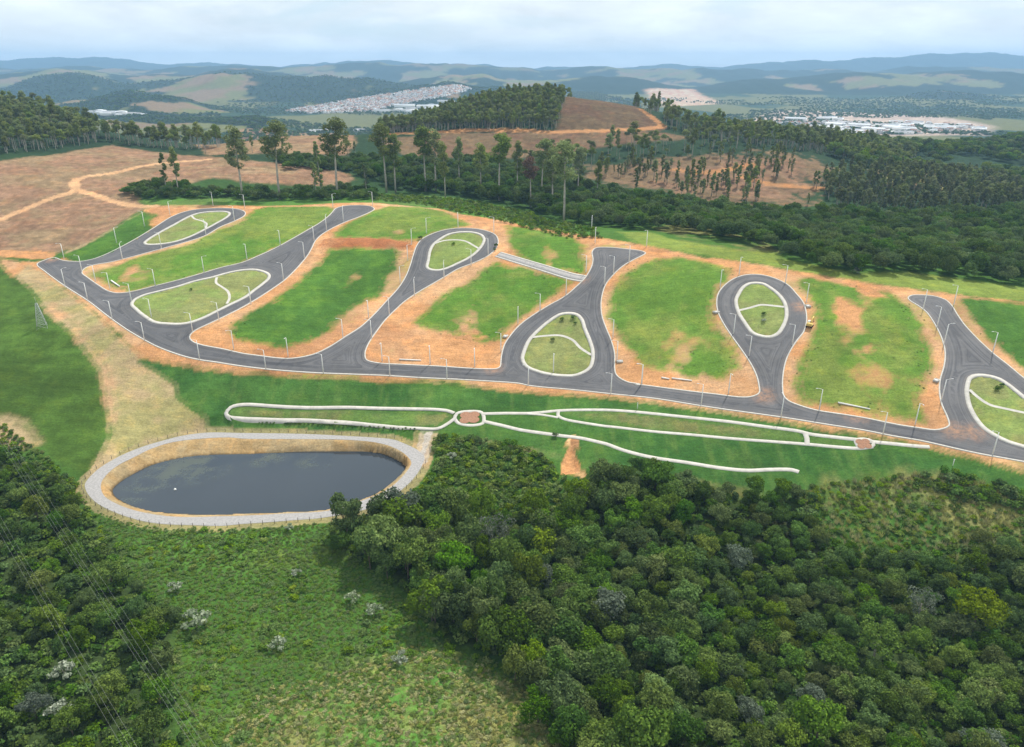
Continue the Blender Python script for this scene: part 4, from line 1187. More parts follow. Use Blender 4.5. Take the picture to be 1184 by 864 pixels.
def zone(a, b, side):
    if side: return 'in the left wood ' + ('under the power lines' if b > 640 else 'above the power lines' if b < 570 else 'beside the power lines')
    if a < 560: return 'at the wood tip ' + ('facing the pond' if b < 640 else 'facing the meadow')
    row = 'upper edge' if b < 615 else 'upper half' if b < 690 else 'lower half' if b < 780 else 'bottom edge'
    col = 'below the earth scar' if a < 700 else 'below the white path end' if a < 950 else 'below the yellow scrub'
    return 'in the large wood, ' + row + ', ' + col
for i, (key, p, s, a, b, side) in enumerate(lists):
    z = gz(p[0], p[1])
    if i < IND:
        k = random.choices(range(len(kinds)), kw_ if a < 800 and not side else [.26, .14, .24, .1, .04, .14, .08])[0]
        size = 'broad' if s > .85 else 'small' if s < .62 else 'rounded'
        lab = f'{size} {kinds[k][1]} tree {zone(a, b, side)}'
        WX[:] = [random.uniform(.82, 1.25), random.uniform(.82, 1.25)]
        add_tree('broadleaf_tree', random.choice(BROAD), (p[0], p[1], z - .3), s, random.uniform(0, 6.28), lab, 'tree', 'trees of the near woods', L[kinds[k][0]], None, random.uniform(.85, 1.15) * (1.22 if a < 640 and not side else 1.0))
    else: rest.append((p[0], p[1], z - .3, s))
print('near trees', len(lists), 'rest', len(rest))
def low_src(i, mat_i=0, k=None):
    V, Q, l, _ = src(BROAD[i][0])
    t = trunk_src(.22, 5, mat_i)
    return V, Q, l
if far_side:
    fs = np.array(far_side); rest += [(a_, b_, c_ - .3, d_) for a_, b_, c_, d_ in zip(fs[:, 0], fs[:, 1], gzs(fs[:, :2]), fs[:, 2])]
if rest:
    rr = np.array(rest)
    stuff('wood_trees', [(*src(BROAD[i][0])[:3], j) for j, i in enumerate((0, 1, 3, 5))], rr[:, :3], np.repeat(rr[:, 3:4], 3, 1), np.column_stack([np.zeros((len(rr), 2)), RNG.uniform(0, 6.28, len(rr))]),
          [L['mid'], L['dark'], L['olive'], L['dark']], 'smaller trees filling the gaps of the near woods', 'trees')

# undergrowth: shrubs in the woods, scrub, meadow weeds, dry grass
SH = [shrub_mesh('s', 300 + i, per=130) for i in range(4)]
TF = [tuft(320 + i) for i in range(3)]
def scat_stuff(name, polys, spacing, size, srcs, mats, label, cat, seed, keep=None, zs=(.7, 1.2), excl=True, pickfun=None):
    Ps = [scatter(p, spacing, seed=seed + i) for i, p in enumerate(polys)]
    P = np.concatenate(Ps)
    P = P[visible_px(P)]
    m = (sdf(PATH_OUT, P[:, 0], P[:, 1], 20) > 1.5) & (sdf(GULLY, P[:, 0], P[:, 1], 20) > .8)
    if keep is not None: m &= keep(P)
    P = P[m]
    n = len(P); s = RNG.uniform(size[0], size[1], n)
    z = gzs(P)
    sc = np.column_stack([s, s, s * RNG.uniform(zs[0], zs[1], n)])
    print(name, n)
    return stuff(name, srcs, np.column_stack([P, z - .1]), sc, np.column_stack([np.zeros((n, 2)), RNG.uniform(0, 6.28, n)]), mats, label, cat, None if pickfun is None else pickfun(P))
scat_stuff('undergrowth', WOODS_FLOOR, 3.0, (1.2, 2.6), [(*SH[i], i % 2) for i in range(4)], [L['dark'], L['mid']], 'dark shrubs covering the floor of the near woods', 'undergrowth', 31)
scrub_poly = world([(505, 506), (560, 509), (610, 518), (650, 546), (668, 580), (640, 612), (560, 608), (470, 602), (440, 605), (480, 560)])
def nopond(P): return sdf(PATH_OUT, P[:, 0], P[:, 1], 20) > 3
scat_stuff('scrub_bushes', [scrub_poly], 2.0, (1.0, 2.3), [(*SH[i], i % 2) for i in range(4)], [L['scrub'], L['mid']], 'light green bushes beside the pond ramp, above the wood', 'scrub', 35, nopond)
meadow = world([(108, 572), (150, 600), (200, 608), (300, 611), (360, 606), (390, 604), (430, 660), (485, 705), (510, 748), (575, 765), (640, 840), (700, 960), (180, 960), (215, 870), (195, 790), (205, 715), (130, 650)])
def meadow_keep(P):
    return fbm(P[:, 0] / 9, P[:, 1] / 9, 51, 3) > -.9
drypatch = world([(300, 800), (400, 775), (480, 745), (560, 770), (640, 820), (700, 960), (240, 980), (260, 850)])
def not_dry(P): return meadow_keep(P) & (sdf(drypatch, P[:, 0], P[:, 1], 20) > RNG.uniform(-14, 3, len(P)))
scat_stuff('meadow_weeds', [meadow], .95, (.32, .85), [(*SH[i], i % 2) for i in range(4)], [L['weed'], L['weed2']], 'green waist-high weeds of the meadow below the pond', 'weeds', 41, not_dry, (.45, .85))
scat_stuff('meadow_bushes', [meadow], 3.6, (.9, 1.9), [(*SH[i], i % 2) for i in range(4)], [L['scrub'], L['weed']], 'knee-high to head-high bushes among the meadow weeds', 'bushes', 42, lambda P: not_dry(P) & (fbm(P[:, 0] / 16, P[:, 1] / 16, 53, 3) > .05), (.5, .9))
scat_stuff('dry_grass', [drypatch], .8, (.45, .95), [(*TF[0], 0), (*SH[0], 0), (*TF[2], 1), (*SH[1], 1), (*TF[1], 0), (*SH[2], 0)], [L['dry'], L['weed2']], 'pale dry grass tufts at the bottom of the meadow', 'grass', 45, None, (.4, .8))
yscrub = world([(925, 572), (955, 558), (1060, 548), (1120, 552), (1184, 578), (1300, 600), (1300, 655), (1184, 655), (1080, 660), (1010, 665), (950, 635)])
scat_stuff('yellow_scrub', [yscrub], 1.6, (.5, 1.7), [(*TF[0], 0), (*SH[1], 1), (*TF[2], 0), (*SH[3], 2)], [L['dry'], L['mid'], L['scrub']], 'yellow grass mixed with dark bushes above the right wood', 'scrub', 47)
fieldp = world([(-120, 490), (0, 490), (40, 517), (75, 545), (108, 580), (130, 650), (60, 560), (0, 520), (-120, 505)])
scat_stuff('field_edge_weeds', [fieldp], 1.8, (.5, 1.6), [(*SH[i], i % 2) for i in range(4)], [L['mid'], L['scrub']], 'weeds along the lower edge of the left field', 'weeds', 49)
scrub2 = world([(1050, 552), (1100, 545), (1184, 565), (1184, 590), (1110, 580)])
scat_stuff('right_bushes', [scrub2], 2.6, (1.2, 2.8), [(*SH[i], i % 2) for i in range(4)], [L['dark'], L['mid']], 'dark bushes below the grass slope at far right', 'bushes', 53)

def road_mask(P):
    return sdf(ROAD, P[:, 0], P[:, 1], 20) > 1.0
rngw = np.random.default_rng(77)
Pw = []
for p in LOTS:
    lo = p.min(0) - 5; hi = p.max(0) + 5
    c = rngw.uniform(lo, hi, (int((hi - lo).prod() * .55), 2))
    sd_ = sdf(p, c[:, 0], c[:, 1], 8)
    f = fbm(c[:, 0] / 7, c[:, 1] / 7, 151, 3)
    pr = np.where(sd_ > 0, .12 * np.exp(-sd_ / 2) + .35 * (f > .22) * np.exp(-sd_ / 3), .02 + .32 * np.exp(sd_ / 2.0) * (f > .0))
    m = rngw.random(len(c)) < pr
    c = c[m & (sd_ < 5)]
    if len(c): Pw.append(c[road_mask(c)])
Pw = np.concatenate(Pw); sw_ = rngw.uniform(.12, .40, len(Pw))
stuff('lot_weeds', [(*SH[i], i % 2) for i in range(4)], np.column_stack([Pw, gzs(Pw) - .05]), np.column_stack([sw_ * 1.3, sw_ * 1.3, sw_ * .6]), np.column_stack([np.zeros((len(Pw), 2)), rngw.uniform(0, 6.28, len(Pw))]), [L['lotweed'], L['weed2']], 'low weeds and grass tufts along the edges of the house lots', 'weeds')
# ------------------------------------------------------------------ eucalyptus beyond the lots
TALL = [(281, 231, 156, 0), (323.6, 231, 150, 1), (390.5, 229, 147, 1), (424, 226, 192, 4), (447, 223, 152, 1), (457.5, 223, 163, 0), (492, 221, 154, 3), (504, 221, 158, 0), (515, 229, 172, 2), (577, 232, 162, 3), (613.5, 240, 186, 3), (626, 229, 168, 1), (638.5, 242, 180, 0), (652, 259, 173, 1),
        (372, 226, 170, 5), (366, 228, 190, 4), (531, 214, 165, 2), (556, 222, 172, 0), (598, 224, 170, 2), (668, 226, 176, 0), (690, 232, 190, 2), (207, 225, 176, 2), (193, 222, 180, 4)]
TALL.sort()
ORD = ['first', 'second', 'third', 'fourth', 'fifth', 'sixth', 'seventh', 'eighth', 'ninth', 'tenth', 'eleventh', 'twelfth', 'thirteenth', 'fourteenth', 'fifteenth', 'sixteenth', 'seventeenth', 'eighteenth', 'nineteenth', 'twentieth', 'twenty-first', 'twenty-second', 'twenty-third', 'twenty-fourth', 'twenty-fifth', 'twenty-sixth', 'twenty-seventh', 'twenty-eighth']
for i, (px, py, top, v) in enumerate(TALL):
    x, y, z = at(px, py)
    d = project(np.array([[x, y, z]]))[2][0]
    hgt = (py - top) * d / F / math.cos(R(9)) * 1.02
    s = hgt / 30
    par = EUC[v]
    wf = 1.12 if v in (0, 1, 3) else .9
    t = thing('eucalyptus_tree', f'{ORD[i]} tall pale-trunked eucalyptus from the left in the line behind the lots', 'tree', (x, y, z - .3), i * 2.1, 'tall eucalyptus trees behind the lots', (max(s * wf * 1.15, .9), max(s * wf * 1.15, .9), s))
    obj('trunk', par[1], t); c = obj('crown', par[0], t)
    if px == 613.5: set_mat(c, L['red']); t['label'] = 'reddish dying eucalyptus with bare pale trunk behind the lots'
# slender trees of the half-cleared slope right of centre
rng = np.random.default_rng(5)
clr = world([(660, 200), (720, 190), (790, 182), (850, 178), (925, 182), (960, 192), (955, 218), (935, 238), (870, 240), (800, 232), (700, 218)])
Pc = scatter(clr, 10.5, seed=61, keep=lambda P: fbm(P[:, 0] / 30, P[:, 1] / 40, 57, 3) > -.06, jitter=.9)[:190]
Pc = Pc[np.argsort(Pc[:, 0])]
uu, vv, dd = project(np.column_stack([Pc, gzs(Pc)]))
for i, p in enumerate(Pc):
    s = rng.uniform(.22, .58)
    lk = ['short leafy', 'slender', 'taller'][0 if s < .35 else 1 if s < .47 else 2]
    where = 'left end' if uu[i] < 760 else 'middle' if uu[i] < 860 else 'right end'
    dep = 'upper part' if vv[i] < 205 else 'lower part'
    t = thing('eucalyptus_tree', f'{lk} eucalyptus left standing on the half-cleared brown slope, {where}, {dep}', 'tree', (p[0], p[1], gz(*p) - .2), i, 'trees left on the half-cleared slope', (s * 1.7, s * 1.7, s))
    par = EUC[[4, 5, 2, 4, 5][i % 5]]
    obj('trunk', par[1], t); obj('crown', par[0], t)
# row of trees along the back of the brown hill at left
lr = world([(20, 184), (60, 180), (130, 170), (165, 172), (200, 176), (240, 172), (268, 168), (268, 160), (200, 164), (130, 160), (60, 172), (10, 176)])
Pl = scatter(lr, 15, maxn=60, seed=63); Pl = Pl[np.argsort(Pl[:, 0])]
uu, vv, dd = project(np.column_stack([Pl, gzs(Pl)]))
for i, p in enumerate(Pl):
    s = rng.uniform(.32, .75)
    lk = 'short' if s < .46 else 'mid-sized' if s < .6 else 'tall'
    where = 'far left stretch' if uu[i] < 100 else 'middle stretch' if uu[i] < 180 else 'right stretch'
    t = thing('eucalyptus_tree', f'{lk} eucalyptus on the ridge line above the left brown hill, {where}', 'tree', (p[0], p[1], gz(*p) - .2), i, 'trees on the ridge above the left brown hill', (s * 1.6, s * 1.6, s))
    par = EUC[i % 6]
    obj('trunk', par[1], t); obj('crown', par[0], t)
for i, (px, py, s) in enumerate([(318, 178, .42), (307, 176, .4), (292, 177, .45), (328, 176, .35), (402, 180, .5), (411, 182, .42), (238, 178, .5)]):
    x, y, z = at(px, py)
    t = thing('eucalyptus_tree', f'{ORD[i]} thin eucalyptus of the short row on the second brown rise', 'tree', (x, y, z), i, 'thin trees on the second brown rise', (s * 1.2, s * 1.2, s))
    obj('trunk', EUC[i % 3][1], t); obj('crown', EUC[i % 3][0], t)

# ------------------------------------------------------------------ woods too dense to count
def wood(name, polys, spacing, size, srcs, mats, label, seed, zs=(.85, 1.2), keep=None, fat=1.0):
    Ps = [scatter(p, spacing, seed=seed + i) for i, p in enumerate(polys)]
    P = np.concatenate(Ps); P = P[visible_px(P, 200)]
    if keep is not None: P = P[keep(P)]
    n = len(P); s = RNG.uniform(*size, n); print(name, n)
    wx = s * (fat * RNG.uniform(.8, 1.2, n))
    return stuff(name, srcs, np.column_stack([P, gzs(P) - .3]), np.column_stack([wx, wx, s * RNG.uniform(*zs, n)]), np.column_stack([np.zeros((n, 2)), RNG.uniform(0, 6.28, n)]), mats, label, 'wood')
BS = [(*src(BROAD[i][0])[:3], k) for k, i in enumerate((0, 1, 3, 5, 7))]
valley = [world([(420, 204), (480, 192), (560, 188), (640, 208), (700, 226), (800, 240), (870, 250), (950, 250), (1060, 254), (1184, 248), (1400, 250), (1400, 345), (1184, 330), (1050, 318), (985, 318), (915, 306), (890, 290), (800, 272), (735, 266), (680, 262), (600, 240), (520, 226), (450, 220)])]
wood('valley_wood', valley, 7.2, (.62, 1.05), BS, [L['valley'], L['dark'], L['valley'], L['valley'], L['dark']], 'dark green broadleaf wood filling the valley behind the lots', 71)
bushrow = [world([(140, 226), (150, 220), (190, 212), (240, 224), (330, 225), (412, 222), (440, 226), (430, 232), (300, 232), (160, 231)]), world([(330, 196), (400, 199), (420, 206), (480, 200), (490, 190), (430, 184), (380, 186), (320, 184)])]
wood('bush_belt', bushrow, 5.0, (.42, .72), BS, [L['valley'], L['dark'], L['valley'], L['dark'], L['valley']], 'belt of dark bushes between the lots and the brown clearings', 75, (.7, 1.1))
vb = [world([(430, 226), (520, 230), (600, 243), (680, 264), (700, 276), (650, 276), (560, 252), (480, 236), (430, 232)])]
scat_stuff('verge_bushes', vb, 3.2, (.9, 2.2), [(*SH[i], i % 2) for i in range(4)], [L['scrub'], L['mid']], 'light green low bushes on the verge behind the upper lots', 'bushes', 77)
ES = []
for k, i in enumerate((0, 2, 4, 5)):
    c = src(EUC[i][0]); t = trunk_src(.35, 26, 1)
    ES.append((c, t))
def euc_srcs():
    out = []
    for k, (c, t) in enumerate(ES):
        V = np.concatenate([c[0], t[0]]); Q = np.concatenate([c[1], t[1] + len(c[0])]); l = np.concatenate([c[2], t[2]])
        out.append((V, Q, l, np.concatenate([np.zeros(len(c[1]), int), np.ones(len(t[1]), int)])))
    return out
def tall_broad():
    out = []
    for i, zt_ in ((1, 15), (3, 13), (5, 17), (7, 14)):
        V, Q, l, _ = src(BROAD[i][0]); V = V * np.array((.62, .62, .95)) + np.array((0, 0, zt_)); t = trunk_src(.3, zt_ + 5, 1)
        out.append((np.concatenate([V, t[0]]), np.concatenate([Q, t[1] + len(V)]), np.concatenate([l, t[2]]), np.concatenate([np.zeros(len(Q), int), np.ones(len(t[1]), int)])))
    return out
_stuff_old = stuff
def stuff(name, sources, pts, scl, rot, mats, label, cat, pick=None):
    # allow a material index per face
    return _stuff_old(name, sources, pts, scl, rot, mats, label, cat, pick)
hill = [world([(440, 156), (520, 151), (642, 151), (650, 128), (655, 114), (640, 112), (560, 121), (480, 142), (430, 150)])]
wood('hill_plantation', hill, 4.9, (.38, .5), euc_srcs()[:2] + tall_broad(), [L['euc'], M['bark_pale']], 'eucalyptus plantation on the left side of the round hill', 81, fat=1.6)
ridge = [world([(655, 113), (700, 111), (735, 122), (768, 145), (800, 158), (870, 172), (950, 178), (1010, 190), (1040, 196), (1060, 180), (960, 164), (870, 156), (800, 146), (755, 128), (720, 116), (690, 109), (660, 108)])]
wood('ridge_wood', ridge, 7.5, (.42, .6), euc_srcs()[:2] + tall_broad(), [L['euc'], M['bark_pale']], 'eucalyptus wood running down the right shoulder of the round hill', 85, fat=1.7, zs=(.7, 1.3))
right = [world([(960, 166), (1100, 168), (1184, 158), (1400, 160), (1400, 230), (1184, 220), (1110, 204), (1000, 196), (960, 186)])]
wood('right_wood', right, 10.5, (.7, 1.2), BS, [L['mid'], L['olive'], L['valley'], L['scrub'], L['dark']], 'mixed green wood at far right beyond the dark valley', 87, keep=lambda P: fbm(P[:, 0] / 60, P[:, 1] / 60, 55, 3) > -.18)
rg = [world([(945, 212), (1000, 200), (1120, 205), (1184, 222), (1184, 244), (1060, 250), (965, 246)])]
wood('young_plantation', rg, 7.5, (.35, .5), euc_srcs(), [L['young'], M['bark_pale']], 'olive green young plantation above the dark valley wood', 88, fat=1.8)
leftw = [world([(-200, 124), (0, 121), (60, 133), (120, 154), (160, 164), (250, 168), (268, 170), (200, 173), (130, 164), (60, 174), (0, 180), (-200, 184)])]
wood('left_hill_wood', leftw, 7.5, (.45, .62), euc_srcs()[:2] + tall_broad(), [L['euc'], M['bark_pale']], 'dense eucalyptus wood on the hill at far left', 91, fat=1.7, zs=(.7, 1.3))
_ft = cast(*np.array([(650, 113), (675, 112), (700, 112.5), (722, 118.5), (742, 127), (758, 138)], float).T)
crest = [np.concatenate([_ft[:, :2] + np.array([0, 9]), (_ft[:, :2] + np.array([0, 55]))[::-1]])]
wood('crest_wood', crest, 5.5, (.36, .55), euc_srcs()[:2] + tall_broad(), [L['euc'], M['bark_pale']], 'line of trees along the crest behind the bare hill face', 95, fat=1.4)
gap = [world([(600, 188), (660, 182), (760, 165), (800, 162), (860, 172), (850, 180), (780, 184), (700, 195), (640, 208)])]
wood('mixed_wood', gap, 13.0, (.4, .75), euc_srcs()[:2] + tall_broad(), [L['euc'], M['bark_pale']], 'scattered mixed trees below the brown hill face', 93, fat=1.6, zs=(.6, 1.3))

# far woods: clumps on the dark patches of the far country
def far_points(n, seed, y0, y1):
    rng = np.random.default_rng(seed)
    y = np.exp(rng.uniform(math.log(y0), math.log(y1), n)); x = rng.uniform(-.74, .74, n) * y
    fn = fbm(x / 420, y / 420, 21, 5); fn2 = fbm(x / 900 + 5, y / 1300, 23, 4)
    return np.stack([x, y], 1)[(fn + .45 * fn2 - .02) < .10]
Pf = far_points(42000, 3, 1500, 4800)
zf = h0(Pf[:, 0], Pf[:, 1]); sf = RNG.uniform(.6, 1.15, len(Pf))
stuff('far_woods', BS[:3], np.column_stack([Pf, zf - 1]), np.column_stack([sf, sf, sf * .8]), np.column_stack([np.zeros((len(sf), 2)), RNG.uniform(0, 6.28, len(sf))]), [L['valley'], L['dark'], L['valley']], 'woods on the distant hills and plain', 'wood')

# ------------------------------------------------------------------ lamp posts
lp = MB().tube([(0, 0, -.5), (0, 0, 4), (0, 0, 8.6)], [.22, .18, .13], 8).mesh('pole', M['pole'], True)
la = MB().tube([(0, 0, 8.3), (.5, 0, 8.75), (1.3, 0, 8.95), (1.9, 0, 9.0)], [.06, .055, .05, .05], 6).mesh('arm', M['pole'], True)
lh = MB().box((2.15, 0, 9.0), (.75, .3, .14), 0, .8).mesh('lamp_head', M['lamp'])
LAMPS = {
 'on the near kerb of the main road': [('A', (303, 510)), ('A', (399, 578)), ('A', (510, 665)), ('A', (657, 763)), ('A', (907, 847)), ('X', (307.5, 427)), ('X', (374, 432)), ('E', (220, 668)), ('E', (505, 682)), ('F', (220, 715)), ('F', (632, 757)), ('G', (392, 770)), ('G', (787, 825)), ('H', (695, 830)), ('I', (580, 770))],
 'on the far kerb of the main road': [('A', (493, 533)), ('A', (435, 495)), ('A', (373, 450)), ('A', (1054, 805)), ('B', (207, 840)), ('E', (180, 603)), ('E', (420, 616)), ('E', (643, 629)), ('F', (785, 710)), ('G', (95, 668)), ('G', (530, 722)), ('H', (376, 712)), ('I', (232, 642))],
 'along the top left loop road': [('A', (292, 392)), ('A', (563, 385)), ('A', (530, 318)), ('A', (657, 243)), ('A', (773, 195)), ('A', (733, 343)), ('A', (935, 280)), ('A', (1065, 218)), ('A', (968, 150)), ('A', (1112, 162))],
 'along the road round the long island': [('A', (597, 583)), ('A', (688, 655)), ('A', (706, 515)), ('A', (934, 455)), ('A', (1120, 398)), ('A', (995, 672)), ('A', (1133, 597)), ('A', (875, 722)), ('B', (170, 338)), ('B', (188, 487)), ('B', (283, 388)), ('B', (327, 312)), ('B', (385, 260)), ('B', (466, 210)), ('B', (413, 160)), ('B', (593, 150)), ('B', (32, 597))],
 'along the second loop road from the left': [('B', (458, 748)), ('B', (573, 662)), ('B', (588, 752)), ('B', (668, 645)), ('B', (718, 500)), ('B', (783, 560)), ('B', (917, 480)), ('B', (1040, 422)), ('B', (1117, 372)), ('B', (837, 275)), ('B', (770, 325)), ('B', (980, 250)), ('B', (1143, 272)), ('B', (752, 400))],
 'along the middle branch road with the triangular island': [('F', (83, 548)), ('F', (168, 415)), ('F', (278, 347)), ('F', (408, 265)), ('F', (508, 152)), ('F', (600, 212)), ('F', (645, 158)), ('F', (723, 102)), ('F', (642, 480)), ('F', (662, 590)), ('F', (345, 650)), ('F', (810, 25)), ('C', (487, 262)), ('C', (503, 320))],
 'round the teardrop loop road': [('G', (488, 190)), ('G', (583, 125)), ('G', (812, 165)), ('H', (312, 172)), ('G', (553, 415)), ('G', (632, 525)), ('G', (847, 470))],
 'along the branch road at far right': [('I', (265, 108)), ('I', (328, 188)), ('I', (368, 268)), ('I', (357, 525)), ('I', (403, 90)), ('I', (580, 308))],
}
allroad = [ROAD] + ISL
def road_sd(x, y):
    x = np.array([x]); y = np.array([y])
    s = sdf(ROAD, x, y, 60)
    for p in ISL: s = np.maximum(s, -sdf(p, x, y, 60))
    return float(s[0])
for row, lst in LAMPS.items():
    pts = sorted([pix((c, [p]))[0] for c, p in lst])
    for i, (px, py) in enumerate(pts):
        x, y, z = at(px, py)
        e = .6; s0 = road_sd(x, y)
        g = np.array([road_sd(x + e, y) - s0, road_sd(x, y + e) - s0])
        nrm = np.linalg.norm(g) + 1e-6
        g = g / nrm
        if s0 < .8 and s0 > -4:        # keep the post off the asphalt
            x += g[0] * (.8 - s0); y += g[1] * (.8 - s0); z = gz(x, y)
        rz = math.atan2(-g[1], -g[0])
        o = thing('lamp_post', f'{ORD[i]} white lamp post from the left {row}', 'lamp post', (x, y, z), rz, 'lamp posts along the new roads')
        obj('pole', lp, o); obj('arm', la, o); obj('lamp_head', lh, o)

# ------------------------------------------------------------------ pond fence
fence = thing('pond_fence', 'low post and wire fence round the outer edge of the pond path', 'fence', (0, 0, 0))
loop = inset(PATH_OUT, -.9)
seg = np.linalg.norm(np.roll(loop, -1, 0) - loop, axis=1); cum = np.concatenate([[0], np.cumsum(seg)])
npost = 84
gapx = world([(493, 508)])[0]
fp = []
for k in range(npost):
    d = cum[-1] * k / npost
    j = min(np.searchsorted(cum, d, 'right') - 1, len(loop) - 1)
    q = loop[j] + (loop[(j + 1) % len(loop)] - loop[j]) * ((d - cum[j]) / max(seg[j], 1e-6))
    fp.append(q)
pm = MB().tube([(0, 0, -.4), (0, 0, 1.5)], [.09, .08], 6).mesh('post', M['wood'], True)
ok = [np.hypot(*(q - np.array(at(488, 520)[:2]))) > 9 for q in fp]
for q, k in zip(fp, ok):
    if not k: continue
    o = obj('post', pm, fence); o.location = (q[0], q[1], gz(*q))
for hgt in (.5, .95, 1.35):
    b = MB()
    for i in range(npost):
        j = (i + 1) % npost
        if ok[i] and ok[j]:
            b.tube([(fp[i][0], fp[i][1], gz(*fp[i]) + hgt), (fp[j][0], fp[j][1], gz(*fp[j]) + hgt)], .012, 3, caps=False)
    b.build('wire', M['wire'], fence)

# ------------------------------------------------------------------ buoy, pipes, drain, signs
x, y = px_at_z(202.5, 566.5, Z_W)
b = bpy.data.objects.new('buoy', None)
bt = thing('buoy', 'small white float on the dark pond water', 'buoy', (float(x), float(y), Z_W))
m = MB().tube([(0, 0, -.15), (0, 0, .1), (0, 0, .4), (0, 0, .55)], [.3, .45, .35, .12], 12); m.build('float', M['white'], bt, True)
MB().tube([(0, 0, .5), (0, 0, .9)], [.05, .04], 6).build('mast', M['white'], bt)
def stack(px0, py0, px1, py1, r, n, label):
    a = np.array(at(px0, py0)); c = np.array(at(px1, py1))
    d = c - a; Ln = np.linalg.norm(d); d /= Ln
    s = np.array([-d[1], d[0], 0])
    t = thing('concrete_post', label, 'concrete post', tuple(a), 0)
    mb = MB(); q = d * Ln; mb.tube([(0, 0, r + .05), (q[0] * .5, q[1] * .5, q[2] * .5 + r + .05), (q[0], q[1], q[2] + r + .05)], [r * 1.15, r, r * .8], 8)
    mb.build('shaft', M['pole'], t)
    e = MB().tube([tuple(-d * .08 + np.array([0, 0, r + .05])), (0, 0, r + .05)], [r * 1.3, r * 1.3], 8); e.build('butt', M['kerb'], t)
stack(129, 325.5, 138.5, 332.0, .33, 1, 'spare concrete post lying on the lot nearest the left road corner')
for i, (a0, b0, a1, b1, lab) in enumerate([(765, 437.5, 774, 439, 'short concrete post left of a longer one on the bare strip'), (777, 438.2, 800, 441, 'longer concrete post on the bare strip below the lime lot'), (969, 466.5, 1006, 474, 'longest concrete post, lying at the grassy lot edge near the far right branch'), (462, 416.5, 487, 417.5, 'concrete post lying on the orange lot beside the main road')]):
    stack(a0, b0, a1, b1, .28, 1, lab)
# drainage channel between two branches: two concrete side walls and a bed
dl = world(pix(('F', [(68, 62), (140, 84), (220, 108), (300, 132), (380, 157), (440, 174), (498, 184)])))
dl = smooth(dl, 1.5, closed=False)
t_ = np.gradient(dl, axis=0); t_ /= np.linalg.norm(t_, axis=1)[:, None]; nn = np.stack([-t_[:, 1], t_[:, 0]], 1)
dt = thing('drainage_channel', 'straight concrete drainage channel linking two branch roads across the lot', 'channel', (0, 0, 0))
def band(name, o0, o1, z0, z1, mat, parent):
    V = []
    for o_, zz in ((o0, z0), (o0, z1), (o1, z1), (o1, z0)):
        q = dl + nn * o_; V.append(np.column_stack([q, gzs(q) + zz]))
    n = len(dl); i = np.arange(n - 1)
    Q = np.concatenate([np.stack([i + j * n, i + 1 + j * n, i + 1 + (j + 1) * n, i + (j + 1) * n], 1) for j in range(3)])
    obj(name, mesh_np(name, np.concatenate(V), Q[:, ::-1], mat), parent)
band('side_wall', -2.7, -1.9, -.4, .25, M['path'], dt); band('side_wall', 1.9, 2.7, -.4, .25, M['path'], dt); band('channel_bed', -1.89, 1.89, -.3, .10, M['gravel'], dt)
# inlets
for i, (px, py, lab) in enumerate([(716.5, 418.5, 'pale concrete drain inlet beside the middle branch road'), (828, 361.5, 'pale concrete drain inlet at the left of the teardrop loop'), (1082.5, 440.5, 'pale concrete drain inlet left of the far right branch'), (584.5, 389.5, 'pale concrete drain inlet at the left kerb of the triangular island road'), (934, 354.5, 'pale concrete drain inlet at the right of the teardrop loop')]):
    x, y, z = at(px, py)
    t = thing('drain_inlet', lab, 'drain inlet', (x, y, z), i * .4)
    b = MB(); b.box((0, .75, .2), (2.6, .3, .8)); b.box((0, -.75, .2), (2.6, .3, .8)); b.box((1.15, 0, .2), (.3, 1.2, .8)); b.box((-1.15, 0, .2), (.3, 1.2, .8)); b.build('frame', M['path'], t)
    b = MB(); b.box((0, 0, .35), (2.0, 1.2, .08)); b.build('grating', M['lamp'], t)
# garden bits on islands
def island_bush(px, py, s, lf, lab, name='island_shrub', cat='shrub'):
    x, y, z = at(px, py)
    V, Q, l = SH[int(px) % 4]
    o = obj(name, mesh_np(name, V, Q, L[lf], dict(leaf=('FLOAT', 'FACE', l))))
    o.location = (x, y, z + .1); o.scale = (s, s, s); o.rotation_euler = (0, 0, px)
    return tag(o, lab, cat, 'young shrubs on the road islands')
for px, py, s, lf, lab in [(524, 283.5, 1.4, 'mid', 'lone shrub at the centre of the second loop island'), (663, 369, 1.6, 'dark', 'upper dark shrub at the top of the triangular island'), (665.5, 375, 1.1, 'dark', 'lower dark shrub at the top of the triangular island'), (649, 371, 1.4, 'olive', 'wide olive shrub at the top left of the triangular island'), (639, 394.5, 1.4, 'olive', 'olive shrub just below the footpath of the triangular island'),
        (883, 364.5, 1.3, 'dark', 'dark shrub in the lower half of the teardrop island'), (883, 372.5, 1.4, 'pale', 'pale bluish shrub in the lower half of the teardrop island'), (1152, 452, 1.6, 'mid', 'large shrub in the upper part of the far right island'), (1158, 447, 1.2, 'dark', 'dark shrub on the top rim of the far right island'), (218, 300, 0, 'mid', ''), (221, 336, 1.0, 'mid', 'small shrub in the left half of the long island')]:
    if s: island_bush(px, py, s, lf, lab)
for px, py, s, lab in [(486, 277, 1.8, 'dark shrub at the left kerb of the second loop road'), (573, 285.5, 1.6, 'upper dark shrub at the right kerb of the second loop road'), (572, 290, 1.2, 'lower dark shrub at the right kerb of the second loop road'), (642, 505, 1.6, 'dark bush on the lower white path above the earth scar'), (989, 317, 2.6, 'grey bush alone on the lime verge beyond the lots'), (1140, 538, 0, '')]:
    if s:
        o = island_bush(px, py, s, 'dark' if px != 989 else 'grey', lab, 'shrub'); o['group'] = 'single shrubs by the roads and paths'
